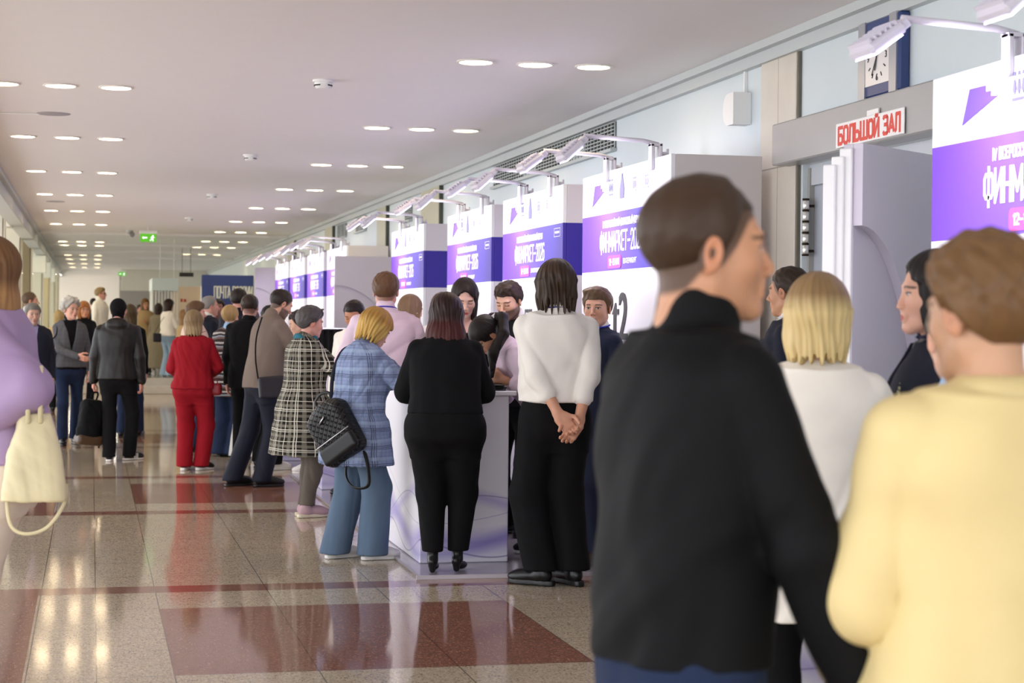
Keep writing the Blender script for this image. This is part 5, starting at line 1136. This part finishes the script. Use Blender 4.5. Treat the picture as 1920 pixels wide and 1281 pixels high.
P('man in a long black jacket seen from behind, left of the taupe polo', 1.55, 18.65, -14, 1.75, 'm', 1.04, 1.0, skin=ROSY, face=dict(stubble=.7, stubcol='#3A2C24'), hair=dict(kind='short', col='#2E221C', thick=.011, tuft=.003, nape=-.02), top=dict(mat=BLK, hem=.80, off=.03, collar='lapel', ru=.066, name='jacket'), bot=dict(mat=BLK), shoes=S_(), res=1.15)
RW = P('woman in a red top and red trousers seen from behind', .98, 18.4, -10, 1.565, 'f', 1.16, 1.1, head=(-4, 0, 0), R_hand=(.17, .28, 1.06), L_hand=(-.14, .25, 1.02), R_el=(.6, -.8, -.3), L_el=(-.6, -.8, -.3), skin=FAIR, hair=dict(kind='bob', col='#7E694A', tip='#A08A66', tipz=.02, low=-.13, thick=.024, flare=.04, closedneck=1), top=dict(mat=RED, hem=.90, off=.028, ru=.070, re=.068, rw=.055, collar='crew', wr=.008, name='sweater'), bot=dict(mat=RED, thigh=.102, knee=.088, hem=.086, hz=.045, lw=1.05), shoes=S_(mat=SHOE, sole=SOLEW, th=.032), feet=((.10, .02, -34), (-.085, -.02, -6)), res=1.1)
P('brown-haired man in a pale jacket in right profile, behind the red-suited woman', 1.13, 21.0, -80, 1.69, 'm', 1.05, 1.05, head=(0, 4, 0), R_hand=(.1, .32, 1.05), L_hand=(-.1, .3, 1.0), skin=ROSY, hair=dict(kind='side', col='#5E4630', thick=.020, fr=.05), top=dict(mat=fabric('pale_pink_jacket', '#D9BDB0', .85), off=.03, collar='lapel', name='jacket'), bot=dict(mat=JEAND), shoes=S_(), res=1.3)
P('woman in a striped cardigan and wide navy trousers, behind the long black jacket', 1.47, 20.2, -35, 1.64, 'f', 1.05, 1.05, skin=FAIR, hair=dict(kind='bun', col='#A98A5C', thick=.016), top=dict(mat=STRIPE, hem=.70, off=.04, ru=.07, re=.066, rw=.055, collar='lapel', name='cardigan'), inner=dict(mat=SKYB, hem=.9, off=.03, collar='turtle', ch=.02), bot=dict(mat=JEAND, thigh=.1, knee=.105, hem=.125, hz=.03), shoes=S_(), res=1.3)
P('person in white trousers, mostly hidden behind the man in the long black jacket', 1.66, 19.75, -30, 1.60, 'f', 1, 1, skin=FAIR, hair=dict(kind='bob', col='#3A2A20'), top=dict(mat=BLK, hem=.86), bot=dict(mat=WTR, thigh=.105, knee=.11, hem=.115, hz=.04), shoes=S_(), res=1.4, feet=((.14, 0, -8), (-.14, 0, 8)))
P('tall dark-haired man in a black jacket seen from behind, under the blue display wall', 1.70, 22.0, -30, 1.86, 'm', 1.04, 1, skin=ROSY, hair=dict(kind='short', col='#241C18', thick=.014), top=dict(mat=NAVYD, hem=.8, off=.03, collar='lapel', name='jacket'), bot=dict(mat=NAVYD), shoes=S_(), res=1.4)
P('grey-haired man in a dark navy suit in right profile, before the blue display wall', 1.48, 24.0, -78, 1.79, 'm', 1.04, 1.05, skin=ROSY, hair=dict(kind='short', col='#8A8684', thick=.013, fr=.068), top=dict(mat=NAVYD, hem=.8, off=.03, collar='lapel', vee=(.2, 1.2, .02), name='suit_jacket'), inner=dict(mat=WHT, hem=.95, off=.01, collar='shirt'), bot=dict(mat=NAVYD), shoes=S_(), res=1.4)
P('woman with long brown hair and glasses half hidden right of the grey-haired man', 1.74, 27.0, 150, 1.62, 'f', 1, 1, skin=ROSY, hair=dict(kind='long', col='#5A3826', low=-.24), top=dict(mat=fabric('mauve_top', '#8C7488', .85), collar='crew'), bot=dict(mat=BLK), shoes=S_(), res=1.7)
P('person with dark curly hair in front of the blue display wall', 2.13, 31.98, 170, 1.82, 'm', 1, 1, skin='#8A6048', hair=dict(kind='curly', col='#1B1411', thick=.024, tuft=.006), top=dict(mat=BROWN, collar='crew'), bot=dict(mat=BLK), shoes=S_(), z0=0.0, res=2)
P('person with light brown hair behind the man in the pale jacket, near the white kiosk', 1.56, 32.0, -60, 1.64, 'f', 1, 1, skin=FAIR, hair=dict(kind='bob', col='#8A6A44'), top=dict(mat=BEIGE, collar='crew'), bot=dict(mat=BLK), shoes=S_(), res=2)
# ---- left group
GC = P('smiling woman with grey curls in a grey blazer and blue jeans', -.25, 22.2, -168, 1.72, 'f', 1.0, 1.0, head=(22, 2, 0), R_hand=(-.05, .26, 1.06), R_el=(.9, -.5, -.4), L_hand=(-.22, .05, .88), skin='#D8A48E', face=dict(lips='#B85A58', brow='#6A625C'), hair=dict(kind='curly', col='#ADA89F', thick=.034, tuft=.011, nape=-.06, fr=.062, streak=.45), top=dict(mat=GREYB, hem=.93, off=.028, vee=(.22, 1.12, .01), collar='lapel', waist=.95, flare=.03, name='blazer'), inner=dict(mat=BLK, hem=.9, off=.008, collar='turtle', ch=.04, name='turtleneck'), bot=dict(mat=JEAND, thigh=.088, knee=.066, hem=.066), shoes=S_('boot'), feet=((.09, .05, -4), (-.10, -.15, 6)), res=1.2)
BN = P('man in a black beanie and dark leather jacket seen from behind, carrying a backpack', .27, 19.7, -8, 1.70, 'm', 1.06, 1.02, skin=ROSY, head=(-8, 0, 0), L_hand=(-.265, .03, .83), R_hand=(.255, .0, .84), curl=dict(L=.95, R=.5), top=dict(mat=LEA, hem=.88, off=.032, ru=.070, re=.062, rw=.052, collar='hood', wr=.005, name='leather_jacket'), bot=dict(mat=BLK, thigh=.095, knee=.076, hem=.072, hz=.045), shoes=S_(mat=SHOE, sole=SOLEW, th=.022, stripes=1), feet=((.12, .09, -42), (-.075, -.06, 4)), res=1.05)
Fd_ = Field((-.12, -.14, -.09), (.12, .14, .17), .005); Fd_.apply(ell((0, -.014, .034), (.088, .112, .100)), 0); Fd_.apply(half((0, .35, -1), .022), 0, 'int'); Fd_.apply(cone((0, -.012, -.09), (0, -.012, -.03), .062, .070), .02)
P_, Q_ = Fd_.mesh(); P_ = relax(P_, Q_, 1); mesh_obj('beanie', ((P_ @ BN.hd.T)+BN.hc)*BN.s, Q_, BLK2, BN.o, True)
P('person with long brown hair in jeans walking behind the man in the beanie', .47, 23.6, -10, 1.66, 'f', 1, 1, skin=FAIR, hair=dict(kind='long', col='#4A3A22', low=-.28), top=dict(mat=BLK, hem=.8, collar='crew', name='jacket'), bot=dict(mat=JEAND), shoes=S_(), feet=((.10, .22, -4), (-.09, -.12, 2)), res=1.5)
P('man with grey hair and beard in a dark vest at the far left', -.64, 21.0, -172, 1.65, 'm', 1.05, 1.05, head=(8, 4, 0), skin='#BE9684', face=dict(beard=.25, brow='#6A6660'), hair=dict(kind='short', col='#6E6A62', thick=.018), top=dict(mat=NAVYD, hem=.84, off=.03, collar='lapel', vee=(.2, 1.15, .02), name='vest'), inner=dict(mat=fabric('lilac_grey_shirt', '#8E86A6', .85), hem=.95, off=.012, collar='shirt'), bot=dict(mat=NAVYD), shoes=S_(), res=1.4)
P('balding man in a light grey shirt in right profile at the far left', -.86, 27.0, -85, 1.86, 'm', 1.03, 1.03, skin='#BE8C74', face=dict(stubble=.8, stubcol='#4A3828'), hair=dict(kind='short', col='#4E3C2A', thick=.006, fr=.085), top=dict(mat=GREYS, collar='shirt'), bot=dict(mat=BLK), shoes=S_(), res=1.7)
P('person in a beige coat behind the grey-curled woman', -.50, 30.0, 0, 1.60, 'f', 1.1, 1, skin=FAIR, hair=dict(kind='bob', col='#A08858'), top=dict(mat=BEIGE, hem=.5, off=.03, flare=.04, collar='crew', name='coat'), bot=dict(mat=BLK), shoes=S_(), res=2)
P('woman with ginger hair in black clothes, left of the white turtleneck', -.12, 30.0, -165, 1.74, 'f', 1, 1, skin='#C08A66', hair=dict(kind='bob', col='#9A5E2C', thick=.022), top=dict(mat=BLK, collar='crew', hem=.8), bot=dict(mat=BLK), shoes=S_(), res=2)
WT = P('tall man in a white turtleneck and dark glasses at the back, right profile', .17, 39.0, -115, 1.82, 'm', 1.08, 1.05, head=(14, 0, 0), skin=ROSY, hair=dict(kind='side', col='#8A7452', thick=.016, sweep=.01), top=dict(mat=WHT, hem=.9, off=.024, collar='turtle', name='turtleneck'), bot=dict(mat=JEAND), shoes=S_(), z0=.3, res=2)
m = MB()
for sg in (-1, 1): m.tube([WT.head_pt((sg*.032+.022*math.cos(R(a)), .098-.01*abs(math.cos(R(a))), .002+.017*math.sin(R(a)))) for a in range(0, 361, 40)], .004, 6); m.tube([WT.head_pt((sg*.058, .088, .008)), WT.head_pt((sg*.082, .0, .004))], .003, 6)
m.tube([WT.head_pt((-.01, .1, .006)), WT.head_pt((.01, .1, .006))], .003, 6); m.build('glasses', BLACK, WT.o)
P('dark-haired person half hidden behind the white turtleneck', .04, 41.0, 0, 1.62, 'm', 1, 1, skin=FAIR, hair=dict(kind='short', col='#1E1816'), top=dict(mat=BLK), bot=dict(mat=BLK), shoes=S_(), z0=.3, res=2.2)
P('small distant person in a grey top between the beanie and the beige blazer', 1.05, 42.0, -150, 1.50, 'm', 1, 1, skin=ROSY, hair=dict(kind='short', col='#3A2C24'), top=dict(mat=fabric('grey_top', '#70767C', .85)), bot=dict(mat=BLK), shoes=S_(), z0=.3, res=2.2)
P('woman with long brown hair in a beige blazer, arms folded, at the back', 1.09, 39.3, -160, 1.60, 'f', 1.05, 1, skin='#C09070', R_hand=(-.08, .2, 1.16), L_hand=(.06, .22, 1.2), hair=dict(kind='long', col='#6A4A20', low=-.24), top=dict(mat=BEIGE, hem=.78, off=.03, collar='lapel', name='blazer'), bot=dict(mat=BROWN), shoes=S_(), z0=.3, res=2)
P('person in a long beige-grey trench coat seen from behind, at the back', 1.36, 39.1, 5, 1.50, 'f', 1.1, 1.05, skin=FAIR, hair=dict(kind='long', col='#2A1A14', low=-.2), top=dict(mat=BEIGEC, hem=.18, off=.03, flare=.07, collar='crew', name='trench_coat'), shoes=S_(mat=SNK, sole=SOLEW), z0=.3, res=2)
WS = P('woman with long dark hair in a white sweater and pale jeans at the back', 1.52, 38.2, -55, 1.58, 'f', 1.05, 1, skin=FAIR, head=(-10, 8, 0), R_hand=(.1, .3, 1.1), hair=dict(kind='long', col='#2A1814', low=-.18, thick=.02), top=dict(mat=IVORY, hem=.92, off=.03, collar='crew', name='sweater'), bot=dict(mat=JEANL, thigh=.09, knee=.085, hem=.105, hz=.03), shoes=S_(mat=SNK, sole=SOLEW), z0=.3, res=2)
# ---- lilac sweatshirt at the left edge
LW = P('woman in a lilac sweatshirt and cream trousers walking out of the left edge', -.29, 7.3, 74, 1.80, 'f', 1.08, 1.0, lean=10, head=(0, 4, 0), L_hand=(-.15, .08, 1.06), L_el=(-.35, -1, -.35), R_hand=(.18, .25, 1.0), skin=FAIR, hair=dict(kind='long', col='#6A4A2C', tip='#A67C4E', tipz=-.02, low=-.20, thick=.02, flare=.08), top=dict(mat=LILAC, hem=.92, off=.036, ru=.086, re=.088, rw=.060, collar='crew', flare=-.02, wr=.012, wl=.2, name='sweatshirt'), bot=dict(mat=CREAMT, thigh=.11, knee=.086, hem=.08), shoes=S_(mat=SNK, sole=SOLEW), feet=((.09, .36, 0), (-.09, .14, 0)), res=.8)

# ------------------------------------------------------------------ bags
def bag_at(name, label, cat, loc, rz, rx=0, ry=0):
    o = thing(name, label, cat, loc, rz); o.rotation_euler = (rx, ry, rz); return o
# cream bucket handbag on the lilac woman's forearm
o = bag_at('handbag', 'cream leather bucket handbag hanging from the lilac woman\'s forearm', 'bag', tuple(np.array(LW.world((LW.arm['L'][0]*.93+LW.arm['L'][1]*.07)*LW.s))-np.array((-.04, 0, .405))), R(0))
BAGC = leather('cream_leather', '#D8CDA6', .5)
st = [(0, .118, .07), (.01, .122, .075), (.16, .10, .06), (.30, .062, .035), (.325, .055, .028)]
soft('bag_body', [(loft(st, p=3), 'add'), (ell((0, 0, .34), (.045, .02, .03)), 'sub')], BAGC, o, .006, .006)
for x0 in (-.022, .022): strap('handle', [(x0, -.03, .29), (x0, -.07, .36), (x0, -.085, .42), (x0, -.05, .485), (x0, .0, .50), (x0, .05, .485), (x0, .085, .42), (x0, .07, .36), (x0, .03, .29)], BAGC, o, .009)
strap('shoulder_strap', [(-.10, .02, .02), (-.085, .02, -.09), (-.03, .02, -.125), (.05, .02, -.10), (.11, .02, -.01), (.115, .02, .06)], BAGC, o, .007)
# black quilted backpack on the blonde woman
qm = NT('quilted_black_leather'); x_, y_, z_ = qm.xyz()
d1 = qm.m('ABSOLUTE', qm.m('SUBTRACT', qm.m('FRACT', qm.m('MULTIPLY', qm.m('ADD', x_, z_), 26)), .5)); d2 = qm.m('ABSOLUTE', qm.m('SUBTRACT', qm.m('FRACT', qm.m('MULTIPLY', qm.m('SUBTRACT', x_, z_), 26)), .5))
qm.set(srgb('#0C0C0E'), rough=.42, spec=.3); qm.bump(qm.m('MULTIPLY', qm.m('MINIMUM', d1, .2), qm.m('MINIMUM', d2, .2)), .9, .12)
o = bag_at('backpack', 'black quilted leather backpack slung low on the blonde woman\'s back', 'backpack', (1.475, 11.27, .80), R(-45), 0, R(-33))
o.scale = (1.15,)*3
soft('bag_body', [(rbox((0, 0, .0), (.135, .062, .155), .05), 'add'), (ell((0, 0, .13), (.115, .055, .06)), 'add')], qm.mat, o, .006, .002)
soft('front_pocket', [(rbox((.01, -.055, -.095), (.125, .022, .05), .02), 'add')], BAGBK, o, .006)
m = MB(); m.tube([(-.12, -.068, -.03), (.0, -.075, -.032), (.13, -.066, -.03)], .004, 6); m.tube([(-.03, -.066, .075), (.02, -.067, .095)], .005, 6); m.build('zip', CHROME, o, True)
strap('top_handle', [(-.05, .02, .175), (-.06, .03, .225), (0, .03, .245), (.05, .03, .22), (.04, .02, .175)], BAGBK, o, .009)
strap('shoulder_strap', [(-.05, .045, -.14), (-.09, .03, -.22), (-.06, .01, -.30), (.03, .0, -.34), (.07, .02, -.25), (.08, .045, -.15)], BAGBK, o, .011)
L = lambda p: o.matrix_basis.inverted() @ Vector(BW.world(p)); bpy.context.view_layer.update()
sp = [BW.world(BW.tor_pt(q)) for q in ((-.10, -.15, 1.02), (-.125, -.165, 1.25), (-.12, -.115, 1.43), (-.115, .0, 1.465), (-.13, .12, 1.38))]
iv = (Matrix.Translation(o.location) @ o.rotation_euler.to_matrix().to_4x4()).inverted()
strap('shoulder_strap', [iv @ Vector(q)/1.15 for q in [(1.46, 11.29, .98)]+sp], NAVYD, o, .012)
# black backpack in the beanie man's hand
hw = BN.world(tuple(np.array(BN.arm['L'][1])*BN.s)); o = bag_at('backpack', 'black backpack with brown base in the hand of the man in the beanie', 'backpack', (hw[0]-.05, hw[1]-.01, .20), R(20), 0, R(6))
soft('bag_body', [(rbox((0, 0, .20), (.125, .085, .24), .07), 'add'), (ell((0, .0, .10), (.145, .10, .13)), 'add')], fabric('black_nylon', '#0C0D0F', .75, spec=.15), o, .009, .006)
soft('base', [(rbox((0, 0, .015), (.138, .098, .055), .04), 'add')], leather('brown_base', '#4A3626'), o, .009)
strap('top_handle', [(-.02, 0, .41), (-.01, 0, .50), (.035, 0, .52), (.05, 0, .49), (.03, 0, .41)], BLK, o, .010)
strap('shoulder_strap', [(.07, -.06, .40), (.125, -.05, .28), (.12, -.05, .05), (.11, -.02, -.06)], BLK, o, .014)
# black shoulder bag of the grey-curled woman
o = bag_at('shoulder_bag', 'black leather shoulder bag hanging at the grey-curled woman\'s side', 'bag', (-.52, 22.15, .86), R(12))
soft('bag_body', [(rbox((0, 0, .13), (.17, .06, .14), .05), 'add')], leather('teal_black_leather', '#1B2226'), o, .010, .008)
strap('shoulder_strap', [(-.10, -.02, .25), (.08, -.08, .40), (.115, -.07, .50), (.115, .0, .545), (.11, .07, .45), (.10, .02, .25)], BLK, o, .013)
# red handbag on a long strap
o = bag_at('handbag', 'small dark red handbag on a long strap at the red-suited woman\'s hip', 'bag', (1.185, 18.37, .745), R(-20))
REDL = leather('red_leather', '#7A1820', .4)
soft('bag_body', [(rbox((0, 0, .055), (.075, .045, .06), .03), 'add')], REDL, o, .007); strap('top_handle', [(-.03, 0, .11), (-.025, 0, .15), (.02, 0, .155), (.035, 0, .11)], REDL, o, .006)
strap('long_strap', [(-.05, 0, .10), (-.09, .0, .28), (-.13, -.03, .48), (-.135, -.02, .60), (-.11, .10, .63)], REDL, o, .005)
# flat black crossbody pouch of the bearded man
o = bag_at('crossbody_bag', 'flat dark crossbody bag on the bearded man\'s hip', 'bag', (1.575, 16.35, .90), R(8), 0, R(-5))
soft('bag_body', [(rbox((0, 0, 0), (.135, .035, .095), .02), 'add')], leather('charcoal_leather', '#26242A', .5), o, .008); strap('cross_strap', [(-.13, 0, .06), (-.135, .03, .25), (-.10, .08, .45), (-.02, .15, .62)], BLK, o, .007)
o = bag_at('shoulder_bag', 'tiny black bag behind the white-sweater woman at the back', 'bag', (1.30, 38.0, 1.10), 0)
soft('bag_body', [(rbox((0, 0, 0), (.085, .04, .09), .02), 'add')], BAGBK, o, .012); strap('shoulder_strap', [(-.06, .02, .08), (.06, .06, .30), (.14, .1, .42)], BLK, o, .008)
# things in hands
wpt = PW.world(tuple(np.array(PW.arm['L'][1])*PW.s)); m = MB(); m.box(-.035, .035, -.004, .004, 0, .14, bev=.003); o = tag(m.build('phone', plain('phone_white', '#E8E6EA', .3)), 'white phone in the hand of the woman in the long checked coat', 'phone'); o.location = (wpt[0]+.10, wpt[1]+.05, wpt[2]-.0); o.rotation_euler = (R(-50), 0, R(-60))
